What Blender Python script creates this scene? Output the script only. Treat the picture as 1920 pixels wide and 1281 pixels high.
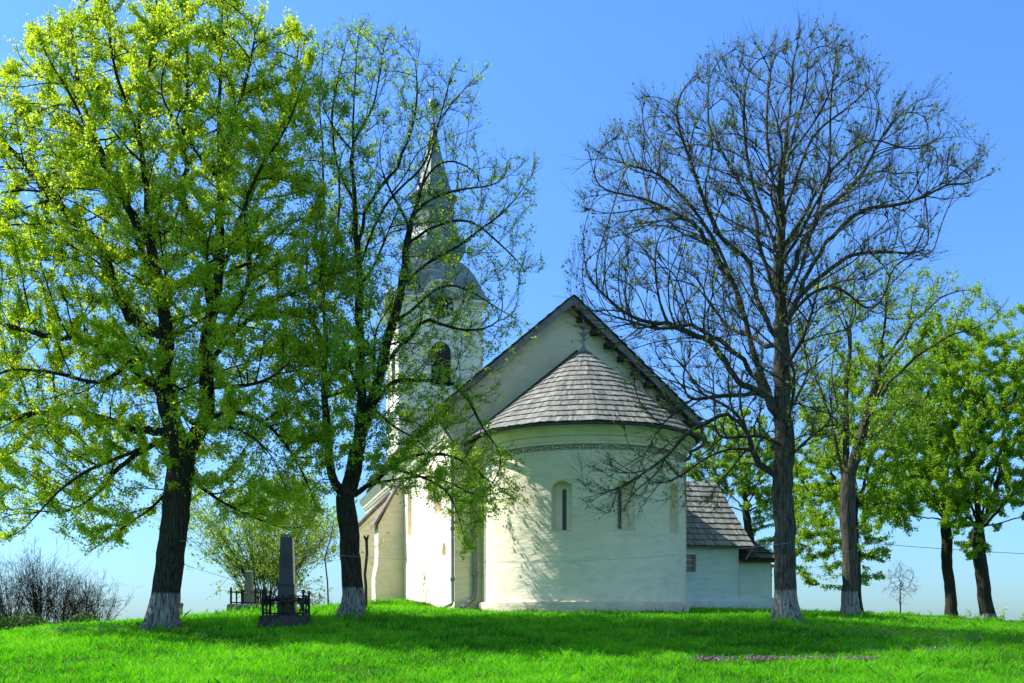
import bpy, bmesh, math, random
import numpy as np
from mathutils import Vector, Matrix

R = math.radians
S = bpy.context.scene
for o in list(bpy.data.objects):
    bpy.data.objects.remove(o)
COL = S.collection

# ------------------------------------------------------------------ camera
F, CX, YH, EYE = 1900.0, 960.0, 1160.0, 2.0      # photo focal length (px), centre column, horizon row, eye height
cam_d = bpy.data.cameras.new('camera')
cam = bpy.data.objects.new('camera', cam_d)
COL.objects.link(cam)
cam.location = (0, 0, EYE)
cam.rotation_euler = (R(90), 0, 0)
cam_d.sensor_width = 36
cam_d.lens = F / 1920 * 36
cam_d.shift_y = (YH - 640.5) / 1920
cam_d.clip_start = 0.2
cam_d.clip_end = 8000
S.camera = cam

# ------------------------------------------------------------------ light
SUN_AZ, SUN_EL = R(-75), R(46)                    # azimuth from +Y towards +X
to_sun = Vector((math.sin(SUN_AZ) * math.cos(SUN_EL), math.cos(SUN_AZ) * math.cos(SUN_EL), math.sin(SUN_EL)))
W = bpy.data.worlds.new('World')
S.world = W
W.use_nodes = True
wn = W.node_tree.nodes
sky = wn.new('ShaderNodeTexSky')
sky.sky_type = 'NISHITA'
sky.sun_disc = False
sky.sun_elevation = SUN_EL
sky.sun_rotation = SUN_AZ
sky.air_density = 1.0
sky.dust_density = 0.3
sky.ozone_density = 1.5
bg = wn['Background']
bg.inputs[1].default_value = 0.11
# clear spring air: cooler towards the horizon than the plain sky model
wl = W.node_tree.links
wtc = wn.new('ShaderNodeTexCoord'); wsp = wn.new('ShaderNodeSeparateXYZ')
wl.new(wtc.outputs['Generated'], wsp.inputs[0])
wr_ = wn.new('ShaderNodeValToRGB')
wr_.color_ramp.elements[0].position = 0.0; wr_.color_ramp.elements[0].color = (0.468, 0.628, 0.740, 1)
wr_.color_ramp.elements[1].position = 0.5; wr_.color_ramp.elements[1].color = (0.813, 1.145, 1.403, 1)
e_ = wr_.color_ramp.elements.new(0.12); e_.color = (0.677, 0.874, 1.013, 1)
e_ = wr_.color_ramp.elements.new(0.66); e_.color = (1.047, 1.005, 0.896, 1)  # overhead sky, out of view, kept near neutral to warm the shade
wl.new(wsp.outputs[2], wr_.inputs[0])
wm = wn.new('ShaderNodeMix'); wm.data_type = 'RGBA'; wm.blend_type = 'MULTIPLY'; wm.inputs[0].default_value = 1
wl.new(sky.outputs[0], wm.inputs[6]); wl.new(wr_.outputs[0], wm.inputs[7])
# unseen sky behind the viewer, brightened as added fill for the shaded side
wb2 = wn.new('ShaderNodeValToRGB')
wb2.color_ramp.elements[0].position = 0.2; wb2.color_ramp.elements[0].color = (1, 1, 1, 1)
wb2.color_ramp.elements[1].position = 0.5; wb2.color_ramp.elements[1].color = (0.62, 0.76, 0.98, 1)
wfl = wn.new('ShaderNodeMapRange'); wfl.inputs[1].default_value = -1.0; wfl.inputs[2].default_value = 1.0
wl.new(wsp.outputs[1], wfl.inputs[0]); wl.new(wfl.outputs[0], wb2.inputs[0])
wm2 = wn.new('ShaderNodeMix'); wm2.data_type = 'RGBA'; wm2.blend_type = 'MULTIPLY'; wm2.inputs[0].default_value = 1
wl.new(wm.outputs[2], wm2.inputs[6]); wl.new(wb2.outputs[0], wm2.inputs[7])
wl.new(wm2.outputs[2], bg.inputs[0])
sd = bpy.data.lights.new('sun', 'SUN')
sd.energy = 3.9
sd.angle = R(0.53)
sd.color = (1.0, 0.97, 0.92)
sun = bpy.data.objects.new('sun', sd)
COL.objects.link(sun)
sun.rotation_euler = to_sun.to_track_quat('Z', 'Y').to_euler()
sun.location = (-20, 10, 30)

vs = S.view_settings
vs.view_transform = 'Standard'
vs.look = 'None'
vs.exposure = 1.08
vs.gamma = 1
vs.use_curve_mapping = False
S.render.engine = 'CYCLES'
cy = S.cycles
cy.max_bounces = 8
cy.diffuse_bounces = 6
cy.transmission_bounces = 6
cy.transparent_max_bounces = 8
cy.glossy_bounces = 2
cy.use_denoising = True
cy.denoiser = 'OPENIMAGEDENOISE'
cy.denoising_input_passes = 'RGB_ALBEDO_NORMAL'
cy.denoising_prefilter = 'ACCURATE'
cy.use_adaptive_sampling = False
cy.use_light_tree = False
cy.sample_clamp_indirect = 4

# ------------------------------------------------------------------ helpers
def at(px, py, Y):
    return Vector(((px - CX) / F * Y, Y, EYE + (YH - py) / F * Y))

def tag(o, label=None, cat=None, group=None, kind=None):
    if label: o['label'] = label
    if cat: o['category'] = cat
    if group: o['group'] = group
    if kind: o['kind'] = kind
    return o

def empty(name, loc, rz=0.0):
    o = bpy.data.objects.new(name, None)
    o.empty_display_size = 0.2
    o.location = loc
    o.rotation_euler = (0, 0, rz)
    COL.objects.link(o)
    return o

def link(name, me, mat, parent=None):
    o = bpy.data.objects.new(name, me)
    if mat:
        for m in (mat if isinstance(mat, (list, tuple)) else [mat]):
            me.materials.append(m)
    COL.objects.link(o)
    if parent:
        o.parent = parent
    return o

def fast_mesh(name, co, faces_flat, totals, smooth=False):
    me = bpy.data.meshes.new(name)
    co = np.ascontiguousarray(co, dtype=np.float32)
    faces_flat = np.ascontiguousarray(faces_flat, dtype=np.int32)
    totals = np.ascontiguousarray(totals, dtype=np.int32)
    me.vertices.add(len(co)); me.vertices.foreach_set('co', co.ravel())
    me.loops.add(len(faces_flat)); me.loops.foreach_set('vertex_index', faces_flat)
    me.polygons.add(len(totals))
    st = np.zeros(len(totals), dtype=np.int32)
    st[1:] = np.cumsum(totals)[:-1]
    me.polygons.foreach_set('loop_start', st)
    me.update(calc_edges=True)
    me.polygons.foreach_set('use_smooth', np.full(len(totals), smooth, dtype=bool))
    return me

def face_attr(me, name, vals):
    a = me.attributes.new(name, 'FLOAT', 'FACE')
    a.data.foreach_set('value', np.ascontiguousarray(vals, dtype=np.float32))

class MB:
    """collects shapes that become one mesh object"""
    def __init__(s):
        s.v = []; s.f = []; s.var = []
    def add(s, vs_, fs, var=0.5):
        n = len(s.v)
        s.v += [tuple(p) for p in vs_]
        s.f += [tuple(i + n for i in f) for f in fs]
        s.var += [var] * len(fs)
        return s
    def box(s, x0, x1, y0, y1, z0, z1, var=0.5):
        v = [(x0,y0,z0),(x1,y0,z0),(x1,y1,z0),(x0,y1,z0),(x0,y0,z1),(x1,y0,z1),(x1,y1,z1),(x0,y1,z1)]
        return s.add(v, [(0,3,2,1),(4,5,6,7),(0,1,5,4),(1,2,6,5),(2,3,7,6),(3,0,4,7)], var)
    def frustum(s, cx, cy, z0, z1, w0, d0, w1, d1):
        v = []
        for z, w, d in ((z0,w0,d0),(z1,w1,d1)):
            v += [(cx-w/2,cy-d/2,z),(cx+w/2,cy-d/2,z),(cx+w/2,cy+d/2,z),(cx-w/2,cy+d/2,z)]
        return s.add(v, [(0,3,2,1),(4,5,6,7),(0,1,5,4),(1,2,6,5),(2,3,7,6),(3,0,4,7)])
    def prism(s, poly, axis, a0, a1):
        """poly of (u,v); axis 'x': u=y v=z, 'y': u=x v=z, 'z': u=x v=y"""
        n = len(poly)
        def P(u, v, a):
            return {'x': (a, u, v), 'y': (u, a, v), 'z': (u, v, a)}[axis]
        v = [P(u, w, a0) for u, w in poly] + [P(u, w, a1) for u, w in poly]
        f = [tuple(range(n)), tuple(range(2*n-1, n-1, -1))]
        f += [(i, n+i, n+(i+1) % n, (i+1) % n) for i in range(n)]
        return s.add(v, f)
    def loft(s, rings, closed=True, caps=True):
        n = len(rings[0]); base = len(s.v)
        s.v += [tuple(p) for r in rings for p in r]
        m = n if closed else n-1
        for k in range(len(rings)-1):
            for i in range(m):
                j = (i+1) % n
                s.f.append((base+k*n+i, base+k*n+j, base+(k+1)*n+j, base+(k+1)*n+i)); s.var.append(0.5)
        if caps and closed:
            s.f.append(tuple(base+i for i in range(n-1, -1, -1))); s.var.append(0.5)
            e = base+(len(rings)-1)*n
            s.f.append(tuple(e+i for i in range(n))); s.var.append(0.5)
        return s
    def lathe(s, prof, cx=0, cy=0, n=32, a0=0.0, a1=2*math.pi, rot=0.0):
        full = abs(a1-a0-2*math.pi) < 1e-6
        k = n if full else n+1
        rings = []
        for r, z in prof:
            rings.append([(cx+r*math.cos(a0+rot+(a1-a0)*i/n), cy+r*math.sin(a0+rot+(a1-a0)*i/n), z) for i in range(k)])
        return s.loft(rings, closed=full, caps=full)
    def tube(s, pts, r, n=8, caps=True):
        pts = [Vector(p) for p in pts]
        rr = r if isinstance(r, (list, tuple)) else [r]*len(pts)
        rings = []
        up = None
        for i, p in enumerate(pts):
            d = (pts[min(i+1, len(pts)-1)] - pts[max(i-1, 0)]).normalized()
            if up is None:
                up = Vector((0,0,1)) if abs(d.z) < 0.9 else Vector((1,0,0))
            u = (up - d*up.dot(d)).normalized(); up = u
            w = d.cross(u)
            rings.append([p + (u*math.cos(2*math.pi*k/n) + w*math.sin(2*math.pi*k/n))*rr[i] for k in range(n)])
        return s.loft(rings, True, caps)
    def build(s, name, mat, parent=None, smooth=False, off=(0,0,0)):
        co = np.array(s.v, dtype=np.float64) - np.array(off)
        flat = [i for f in s.f for i in f]
        me = fast_mesh(name, co, flat, [len(f) for f in s.f], smooth)
        face_attr(me, 'var', s.var)
        bm = bmesh.new(); bm.from_mesh(me)
        bmesh.ops.recalc_face_normals(bm, faces=bm.faces)
        bm.to_mesh(me); bm.free()
        o = link(name, me, mat, parent)
        if smooth:
            try:
                me.set_sharp_from_angle(angle=R(38))
            except Exception:
                pass
        return o

# ------------------------------------------------------------------ materials
def new_mat(name):
    m = bpy.data.materials.new(name)
    m.use_nodes = True
    nt = m.node_tree
    return m, nt, nt.nodes, nt.links, nt.nodes['Principled BSDF']

def ramp(nodes, stops):
    r = nodes.new('ShaderNodeValToRGB')
    el = r.color_ramp.elements
    while len(el) < len(stops):
        el.new(0.5)
    for e, (p, c) in zip(el, stops):
        e.position = p; e.color = (*c, 1)
    return r

def noise(nodes, links, scale, detail=4, rough=0.55, stretch=None, coord='Object'):
    tc = nodes.new('ShaderNodeTexCoord')
    n = nodes.new('ShaderNodeTexNoise')
    n.inputs['Scale'].default_value = scale
    n.inputs['Detail'].default_value = detail
    n.inputs['Roughness'].default_value = rough
    if stretch:
        mp = nodes.new('ShaderNodeMapping')
        mp.inputs['Scale'].default_value = stretch
        links.new(tc.outputs[coord], mp.inputs[0]); links.new(mp.outputs[0], n.inputs['Vector'])
    else:
        links.new(tc.outputs[coord], n.inputs['Vector'])
    return n

def mixc(nodes, links, fac, a, b):
    m = nodes.new('ShaderNodeMix'); m.data_type = 'RGBA'
    for sock, v in ((m.inputs[0], fac), (m.inputs[6], a), (m.inputs[7], b)):
        if isinstance(v, (int, float)): sock.default_value = v
        elif isinstance(v, tuple): sock.default_value = (*v, 1)
        else: links.new(v, sock)
    return m.outputs[2]

def bump(nodes, links, bs, hs, strength, dist):
    b = nodes.new('ShaderNodeBump')
    b.inputs['Strength'].default_value = strength
    b.inputs['Distance'].default_value = dist
    links.new(hs, b.inputs['Height'])
    links.new(b.outputs[0], bs.inputs['Normal'])
    return b

def plaster(name, c0, c1, lump=0.05, stain=(0.42, 0.40, 0.32), stain_amt=0.35):
    m, nt, N, L, bs = new_mat(name)
    a = noise(N, L, 0.9, 5, 0.6)
    base = ramp(N, [(0.35, c0), (0.7, c1)])
    L.new(a.outputs[0], base.inputs[0])
    b = noise(N, L, 2.6, 7, 0.68, (1, 1, 0.45))
    sr = ramp(N, [(0.58, (0,0,0)), (0.78, (stain_amt,)*3)])
    L.new(b.outputs[0], sr.inputs[0])
    c = mixc(N, L, sr.outputs[0], base.outputs[0], stain)
    tc = N.new('ShaderNodeTexCoord'); sx = N.new('ShaderNodeSeparateXYZ'); L.new(tc.outputs['Object'], sx.inputs[0])
    sp_ = noise(N, L, 3.2, 6, 0.7)
    hm = N.new('ShaderNodeMath'); hm.operation = 'MULTIPLY_ADD'; hm.inputs[1].default_value = -1.1
    L.new(sp_.outputs[0], hm.inputs[0]); L.new(sx.outputs[2], hm.inputs[2])
    mr_ = N.new('ShaderNodeMapRange'); mr_.inputs[1].default_value = 0.0; mr_.inputs[2].default_value = -0.45
    mr_.inputs[3].default_value = 0.0; mr_.inputs[4].default_value = 0.55
    L.new(hm.outputs[0], mr_.inputs[0])
    c = mixc(N, L, mr_.outputs[0], c, (0.46, 0.38, 0.26))
    bs.inputs['Roughness'].default_value = 0.92
    bs.inputs['Specular IOR Level'].default_value = 0.15
    mo = noise(N, L, 1.6, 5, 0.6, (0.8, 0.8, 2.6))
    mor = ramp(N, [(0.34, (0.88, 0.90, 0.88)), (0.5, (1, 1, 1)), (0.68, (1.04, 1.0, 0.95))])
    L.new(mo.outputs[0], mor.inputs[0])
    mx_ = N.new('ShaderNodeMix'); mx_.data_type = 'RGBA'; mx_.blend_type = 'MULTIPLY'; mx_.inputs[0].default_value = 1
    L.new(c, mx_.inputs[6]); L.new(mor.outputs[0], mx_.inputs[7]); c = mx_.outputs[2]
    n1 = noise(N, L, 1.5, 3, 0.5, (0.8, 0.8, 2.4)); n2 = noise(N, L, 6, 3, 0.5, (0.7, 0.7, 2.0))
    mm = N.new('ShaderNodeMath'); mm.operation = 'MULTIPLY_ADD'
    mm.inputs[1].default_value = 0.16
    L.new(c, bs.inputs['Base Color'])
    L.new(n2.outputs[0], mm.inputs[0]); L.new(n1.outputs[0], mm.inputs[2])
    bump(N, L, bs, mm.outputs[0], 1.0, lump)
    return m

def flat(name, col, rough=0.6, metal=0.0, var=0.25, scale=6, bmp=0.0, stretch=None, spec=0.3):
    m, nt, N, L, bs = new_mat(name)
    a = noise(N, L, scale, 5, 0.6, stretch)
    lo = tuple(c*(1-var) for c in col); hi = tuple(min(1, c*(1+var)) for c in col)
    r = ramp(N, [(0.3, lo), (0.7, hi)])
    L.new(a.outputs[0], r.inputs[0]); L.new(r.outputs[0], bs.inputs['Base Color'])
    bs.inputs['Roughness'].default_value = rough
    bs.inputs['Metallic'].default_value = metal
    bs.inputs['Specular IOR Level'].default_value = spec
    if bmp:
        bump(N, L, bs, a.outputs[0], 1.0, bmp)
    return m

def shingle_mat(name, stops):
    m, nt, N, L, bs = new_mat(name)
    at_ = N.new('ShaderNodeAttribute'); at_.attribute_name = 'var'
    r = ramp(N, stops)
    L.new(at_.outputs['Fac'], r.inputs[0])
    a = noise(N, L, 7, 6, 0.65)
    mul = ramp(N, [(0.3, (0.62,0.62,0.6)), (0.7, (1.15,1.15,1.15))])
    L.new(a.outputs[0], mul.inputs[0])
    x = N.new('ShaderNodeMix'); x.data_type = 'RGBA'; x.blend_type = 'MULTIPLY'
    x.inputs[0].default_value = 1
    L.new(r.outputs[0], x.inputs[6]); L.new(mul.outputs[0], x.inputs[7])
    L.new(x.outputs[2], bs.inputs['Base Color'])
    bs.inputs['Roughness'].default_value = 0.85
    bs.inputs['Specular IOR Level'].default_value = 0.2
    b = noise(N, L, 30, 3, 0.6, (1, 1, 0.15))
    bump(N, L, bs, b.outputs[0], 0.5, 0.01)
    return m

def bark_mat(name, white=0.0, col=(0.018, 0.015, 0.012), hi=(0.085, 0.074, 0.058)):
    m, nt, N, L, bs = new_mat(name)
    a = noise(N, L, 1.0, 6, 0.72, (24, 24, 2.6))
    r = ramp(N, [(0.40, col), (0.64, hi)])
    L.new(a.outputs[0], r.inputs[0])
    c = r.outputs[0]
    moss = noise(N, L, 2.0, 4, 0.6)
    mr = ramp(N, [(0.55, (0,0,0)), (0.75, (0.45,0.45,0.45))])
    L.new(moss.outputs[0], mr.inputs[0])
    c = mixc(N, L, mr.outputs[0], c, (0.06, 0.07, 0.03))
    if white:
        tc = N.new('ShaderNodeTexCoord'); sx = N.new('ShaderNodeSeparateXYZ')
        L.new(tc.outputs['Object'], sx.inputs[0])
        e = N.new('ShaderNodeMath'); e.operation = 'MULTIPLY_ADD'
        e.inputs[1].default_value = 0.10
        L.new(a.outputs[0], e.inputs[0]); L.new(sx.outputs[2], e.inputs[2])
        lt = N.new('ShaderNodeMapRange'); lt.inputs[1].default_value = white + 0.09; lt.inputs[2].default_value = white + 0.02
        L.new(e.outputs[0], lt.inputs[0])
        fl = ramp(N, [(0.40, (0.06,)*3), (0.58, (0.85,)*3)])
        L.new(a.outputs[0], fl.inputs[0])
        mu = N.new('ShaderNodeMath'); mu.operation = 'MULTIPLY'
        L.new(lt.outputs[0], mu.inputs[0]); L.new(fl.outputs[0], mu.inputs[1])
        c = mixc(N, L, mu.outputs[0], c, (0.44, 0.425, 0.40))
    L.new(c, bs.inputs['Base Color'])
    bs.inputs['Roughness'].default_value = 0.95
    bs.inputs['Specular IOR Level'].default_value = 0.1
    bump(N, L, bs, a.outputs[0], 1.0, 0.08)
    return m

def leaf_mat(name, stops, trans=0.5, tint=(1.0, 1.0, 0.6)):
    m, nt, N, L, bs = new_mat(name)
    N.remove(bs)
    out = N['Material Output']
    at_ = N.new('ShaderNodeAttribute'); at_.attribute_name = 'var'
    r = ramp(N, stops)
    L.new(at_.outputs['Fac'], r.inputs[0])
    d = N.new('ShaderNodeBsdfDiffuse'); t = N.new('ShaderNodeBsdfTranslucent')
    L.new(r.outputs[0], d.inputs[0])
    x = N.new('ShaderNodeMix'); x.data_type = 'RGBA'; x.blend_type = 'MULTIPLY'
    x.inputs[0].default_value = 1; x.inputs[7].default_value = (*tint, 1)
    L.new(r.outputs[0], x.inputs[6]); L.new(x.outputs[2], t.inputs[0])
    g = N.new('ShaderNodeBsdfGlossy'); g.inputs['Roughness'].default_value = 0.45
    g.inputs['Color'].default_value = (0.5, 0.5, 0.5, 1)
    mx = N.new('ShaderNodeMixShader'); mx.inputs[0].default_value = trans
    L.new(d.outputs[0], mx.inputs[1]); L.new(t.outputs[0], mx.inputs[2])
    m2 = N.new('ShaderNodeMixShader'); m2.inputs[0].default_value = 0.04
    L.new(mx.outputs[0], m2.inputs[1]); L.new(g.outputs[0], m2.inputs[2])
    L.new(m2.outputs[0], out.inputs[0])
    return m

M = {}
M['plaster'] = plaster('cream_plaster', (0.85, 0.75, 0.57), (0.92, 0.82, 0.65), 0.05)
M['tower_plaster'] = plaster('tower_plaster', (0.78, 0.73, 0.62), (0.85, 0.80, 0.70), 0.02, stain_amt=0.2)
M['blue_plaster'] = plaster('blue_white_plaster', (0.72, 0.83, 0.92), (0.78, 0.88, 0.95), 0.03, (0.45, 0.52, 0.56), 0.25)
M['frieze'] = flat('frieze_paint', (0.58, 0.50, 0.38), 0.9, 0, 0.2, 5)
M['frieze_line'] = flat('frieze_line_paint', (0.15, 0.13, 0.10), 0.9, 0, 0.3, 12)
M['shingle'] = shingle_mat('silver_shingle', [(0.0, (0.19,0.187,0.165)), (0.5, (0.285,0.28,0.25)), (1.0, (0.40,0.39,0.35))])
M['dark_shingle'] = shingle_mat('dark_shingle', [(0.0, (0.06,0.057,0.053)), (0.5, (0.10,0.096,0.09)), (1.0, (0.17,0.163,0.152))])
M['roof_slab'] = flat('roof_boards', (0.13, 0.12, 0.11), 0.9, 0, 0.35, 3, 0.01, (1, 6, 1))
M['board'] = flat('barge_board', (0.22, 0.22, 0.23), 0.8, 0, 0.25, 4, 0.004, (1, 1, 1))
M['beam'] = flat('old_beam', (0.05, 0.04, 0.03), 0.9, 0, 0.4, 5)
M['gutter'] = flat('gutter_metal', (0.10, 0.11, 0.11), 0.5, 0.3, 0.3, 3)
M['pipe'] = flat('downpipe_metal', (0.23, 0.25, 0.26), 0.45, 0.45, 0.25, 2)
M['spire'] = flat('spire_sheet', (0.21, 0.255, 0.25), 0.5, 0.1, 0.22, 1.4)
M['ball'] = flat('spire_ball', (0.22, 0.29, 0.28), 0.4, 0.5, 0.2, 2)
M['glass'] = flat('dark_glass', (0.02, 0.025, 0.03), 0.15, 0, 0.3, 3, spec=0.5)
M['louvre'] = flat('louvre_wood', (0.035, 0.022, 0.028), 0.7, 0, 0.3, 5)
M['clock'] = flat('clock_black', (0.02, 0.02, 0.025), 0.6, 0, 0.2, 3)
M['white'] = flat('white_paint', (0.72, 0.72, 0.70), 0.6, 0, 0.08, 4)
M['wood_frame'] = flat('grey_window_frame', (0.22, 0.25, 0.24), 0.7, 0, 0.2, 6)
M['brown_wood'] = flat('brown_wood', (0.30, 0.17, 0.08), 0.7, 0, 0.3, 3, 0.004, (8, 8, 1))
M['cap'] = flat('buttress_cap', (0.20, 0.165, 0.14), 0.9, 0, 0.3, 4, 0.01)
M['granite'] = flat('dark_granite', (0.030, 0.036, 0.042), 0.35, 0, 0.35, 25, spec=0.35)
M['inscription'] = flat('worn_inscription', (0.016, 0.020, 0.024), 0.8, 0, 0.2, 25)
M['stone'] = flat('grey_stone', (0.22, 0.21, 0.19), 0.9, 0, 0.3, 9, 0.01)
M['rough_stone'] = flat('mossy_concrete', (0.05, 0.05, 0.043), 0.95, 0, 0.55, 11, 0.03)
M['iron'] = flat('wrought_iron', (0.012, 0.012, 0.013), 0.6, 0.4, 0.3, 8)
M['wreath'] = flat('dry_wreath', (0.05, 0.04, 0.015), 0.9, 0, 0.6, 30, 0.01)
M['post_wood'] = flat('weathered_wood', (0.075, 0.055, 0.04), 0.9, 0, 0.4, 1, 0.01, (20, 20, 2))
M['wire'] = flat('galvanised_wire', (0.42, 0.43, 0.42), 0.5, 0.3, 0.1, 3)
M['cable'] = flat('black_cable', (0.03, 0.03, 0.035), 0.6, 0, 0.1, 3)

# ------------------------------------------------------------------ ground
ANCH = []
def ga(px, py, Y): 
    p = at(px, py, Y); ANCH.append((p.x, p.y, p.z))
for px_ in (-300, 0, 480, 960, 1440, 1920, 2200): ga(px_, 1281, 19.2)
for px_ in (480, 960, 1440, 1920): ga(px_, 1208, 24.5)
ga(-300, 1235, 24.5); ga(60, 1196, 26); ga(0, 1200, 30); ga(0, 1215, 24.5); ga(2200, 1215, 24.5)
for a_ in ((0,1189,29.5), (-300,1200,30), (130,1177,30.5), (300,1178,28), (240,1170,31), (537,1176,28), (400,1154,33), (470,1147,35), (600,1142,38),
           (640,1132,44), (757,1125,47.3), (706,1130,47), (813,1138,39.9), (781,1132,43.8), (770,1142,38.5), (740,1138,42), (850,1145,36.1), (660,1156,29.5), (960,1166,29), (1094,1151,32.8), (906,1148,36),
           (1290,1150,36.5), (1300,1144,41.5), (1450,1147,43.5), (1475,1165,28), (1594,1160,33), (1700,1158,42), (1780,1162,46), (1850,1166,44),
           (1930,1170,42), (1250,1170,28.5), (1700,1180,29), (1920,1185,30), (2200,1190,35)):
    ga(*a_)
ANCH += [(0,0,0.3), (-12,2,0.1), (12,2,0.2), (0,-20,-0.6), (-22,-15,-1.2), (22,-15,-1.0), (-15,36,1.15), (-17,33,1.2), (-20,41,1.2), (-22,47,1.15), (-10,48,1.6), (-17,60,0.0),
         (0,62,2.6), (-4,75,1.9), (10,60,2.2), (20,62,1.0), (30,50,0.6), (30,75,-2), (-28,75,-5), (0,95,-3), (40,30,0.8), (-32,25,0.2)]
A_ = np.array(ANCH)
def _U(r2): return 0.5 * r2 * np.log(r2 + 1e-9)
_n = len(A_)
_d2 = ((A_[:, None, :2] - A_[None, :, :2])**2).sum(-1)
_K = np.zeros((_n+3, _n+3))
_K[:_n, :_n] = _U(_d2) + np.eye(_n)*2.0
_K[:_n, _n] = 1; _K[:_n, _n+1:] = A_[:, :2]
_K[_n, :_n] = 1; _K[_n+1:, :_n] = A_[:, :2].T
_w = np.linalg.solve(_K, np.concatenate([A_[:, 2], [0, 0, 0]]))
def gz(x, y):
    x = np.atleast_1d(np.asarray(x, float)); y = np.atleast_1d(np.asarray(y, float))
    out = np.empty_like(x)
    for i in range(0, len(x), 20000):
        xs, ys = x[i:i+20000], y[i:i+20000]
        d2 = (xs[:, None]-A_[None, :, 0])**2 + (ys[:, None]-A_[None, :, 1])**2
        out[i:i+20000] = _U(d2) @ _w[:_n] + _w[_n] + _w[_n+1]*xs + _w[_n+2]*ys
    r = np.hypot(x, (y-30)*0.8)
    t = np.clip((r-38)/60, 0, 1); t = t*t*(3-2*t)
    far = -9 - np.clip((r-90)/40, 0, 12)
    return out*(1-t) + far*t
def g1(x, y): return float(gz(x, y)[0])
def foot(px, py, Y):
    p = at(px, py, Y); return Vector((p.x, p.y, g1(p.x, p.y)))

def axis_pts(lo, hi, near_lo, near_hi, step, far):
    a = list(np.arange(near_lo, near_hi+1e-6, step))
    k, d, v = [], step, near_hi
    while v < hi: d *= 1.35; v += d; k.append(v)
    k2, d, v = [], step, near_lo
    while v > lo: d *= 1.35; v -= d; k2.append(v)
    return np.array(k2[::-1] + a + k)
gx = axis_pts(-4000, 4000, -26, 30, 0.35, 0); gy = axis_pts(-800, 5000, 8, 64, 0.35, 0)
GX, GY = np.meshgrid(gx, gy)
rs0 = np.random.RandomState(3)
GZ = gz(GX.ravel(), GY.ravel())
near = (np.hypot(GX.ravel(), GY.ravel()-30) < 40)
GZ += near*0.015*rs0.randn(len(GZ))
nx, ny = len(gx), len(gy)
ii = np.arange((ny-1)*nx).reshape(ny-1, nx)[:, :-1].ravel()
quads = np.stack([ii, ii+1, ii+nx+1, ii+nx], 1)
gm, nt, N, L, bs = new_mat('meadow_soil')
n1 = noise(N, L, 0.35, 6, 0.65); n2 = noise(N, L, 6, 5, 0.7)
gr1 = ramp(N, [(0.3, (0.02,0.08,0.003)), (0.7, (0.045,0.15,0.006))])
L.new(n1.outputs[0], gr1.inputs[0])
gr2 = ramp(N, [(0.56, (0,0,0)), (0.76, (0.75,0.75,0.75))])
L.new(n2.outputs[0], gr2.inputs[0])
L.new(mixc(N, L, gr2.outputs[0], gr1.outputs[0], (0.075, 0.06, 0.035)), bs.inputs['Base Color'])
bs.inputs['Roughness'].default_value = 1; bs.inputs['Specular IOR Level'].default_value = 0.05
bump(N, L, bs, n2.outputs[0], 0.8, 0.05)
gme = fast_mesh('ground', np.stack([GX.ravel(), GY.ravel(), GZ], 1), quads.ravel(), np.full(len(quads), 4), True)
ground = link('ground', gme, gm)
tag(ground, kind='structure')

# ------------------------------------------------------------------ church
TH = R(15)
AX = Vector((-math.sin(TH), math.cos(TH), 0)); RX = Vector((math.cos(TH), math.sin(TH), 0))
CEN = Vector((134/F*36.5, 36.5, 0))               # centre of the apse circle
G = CEN + AX*0.8
Z0 = 2.2
CH = empty('church', (G.x, G.y, Z0), TH)
tag(CH, 'old white village church with round apse, shingled roofs and tall metal spire', 'church')
OFF = (0, 0, Z0)
def loc(px, py, t=None, x=None):
    """photo ray to church local coordinates on plane local y=t or local x=x; returns (x,y,zworld)"""
    d = Vector(((px-CX)/F, 1, (YH-py)/F)); o = Vector((0, 0, EYE)) - Vector((G.x, G.y, 0))
    lx0, lx1 = o.dot(RX), d.dot(RX); ly0, ly1 = o.dot(AX), d.dot(AX)
    s = (t-ly0)/ly1 if t is not None else (x-lx0)/lx1
    return lx0+lx1*s, ly0+ly1*s, o.z+d.z*s

def boolean_cut(obj, cutters):
    for c in cutters:
        md = obj.modifiers.new('cut', 'BOOLEAN'); md.operation = 'DIFFERENCE'; md.solver = 'EXACT'; md.object = c
    dg = bpy.context.evaluated_depsgraph_get(); dg.update()
    me = bpy.data.meshes.new_from_object(obj.evaluated_get(dg))
    obj.modifiers.clear()
    old = obj.data; obj.data = me
    for c in cutters: bpy.data.objects.remove(c)
    return obj

def arch_outline(w, h, n=10):
    """closed outline in (u,v) from sill centre; round head"""
    r = w/2
    p = [(-r, 0), (r, 0), (r, h-r)]
    p += [(r*math.cos(math.pi*i/n), h-r+r*math.sin(math.pi*i/n)) for i in range(1, n)]
    p += [(-r, h-r)]
    return p

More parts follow.
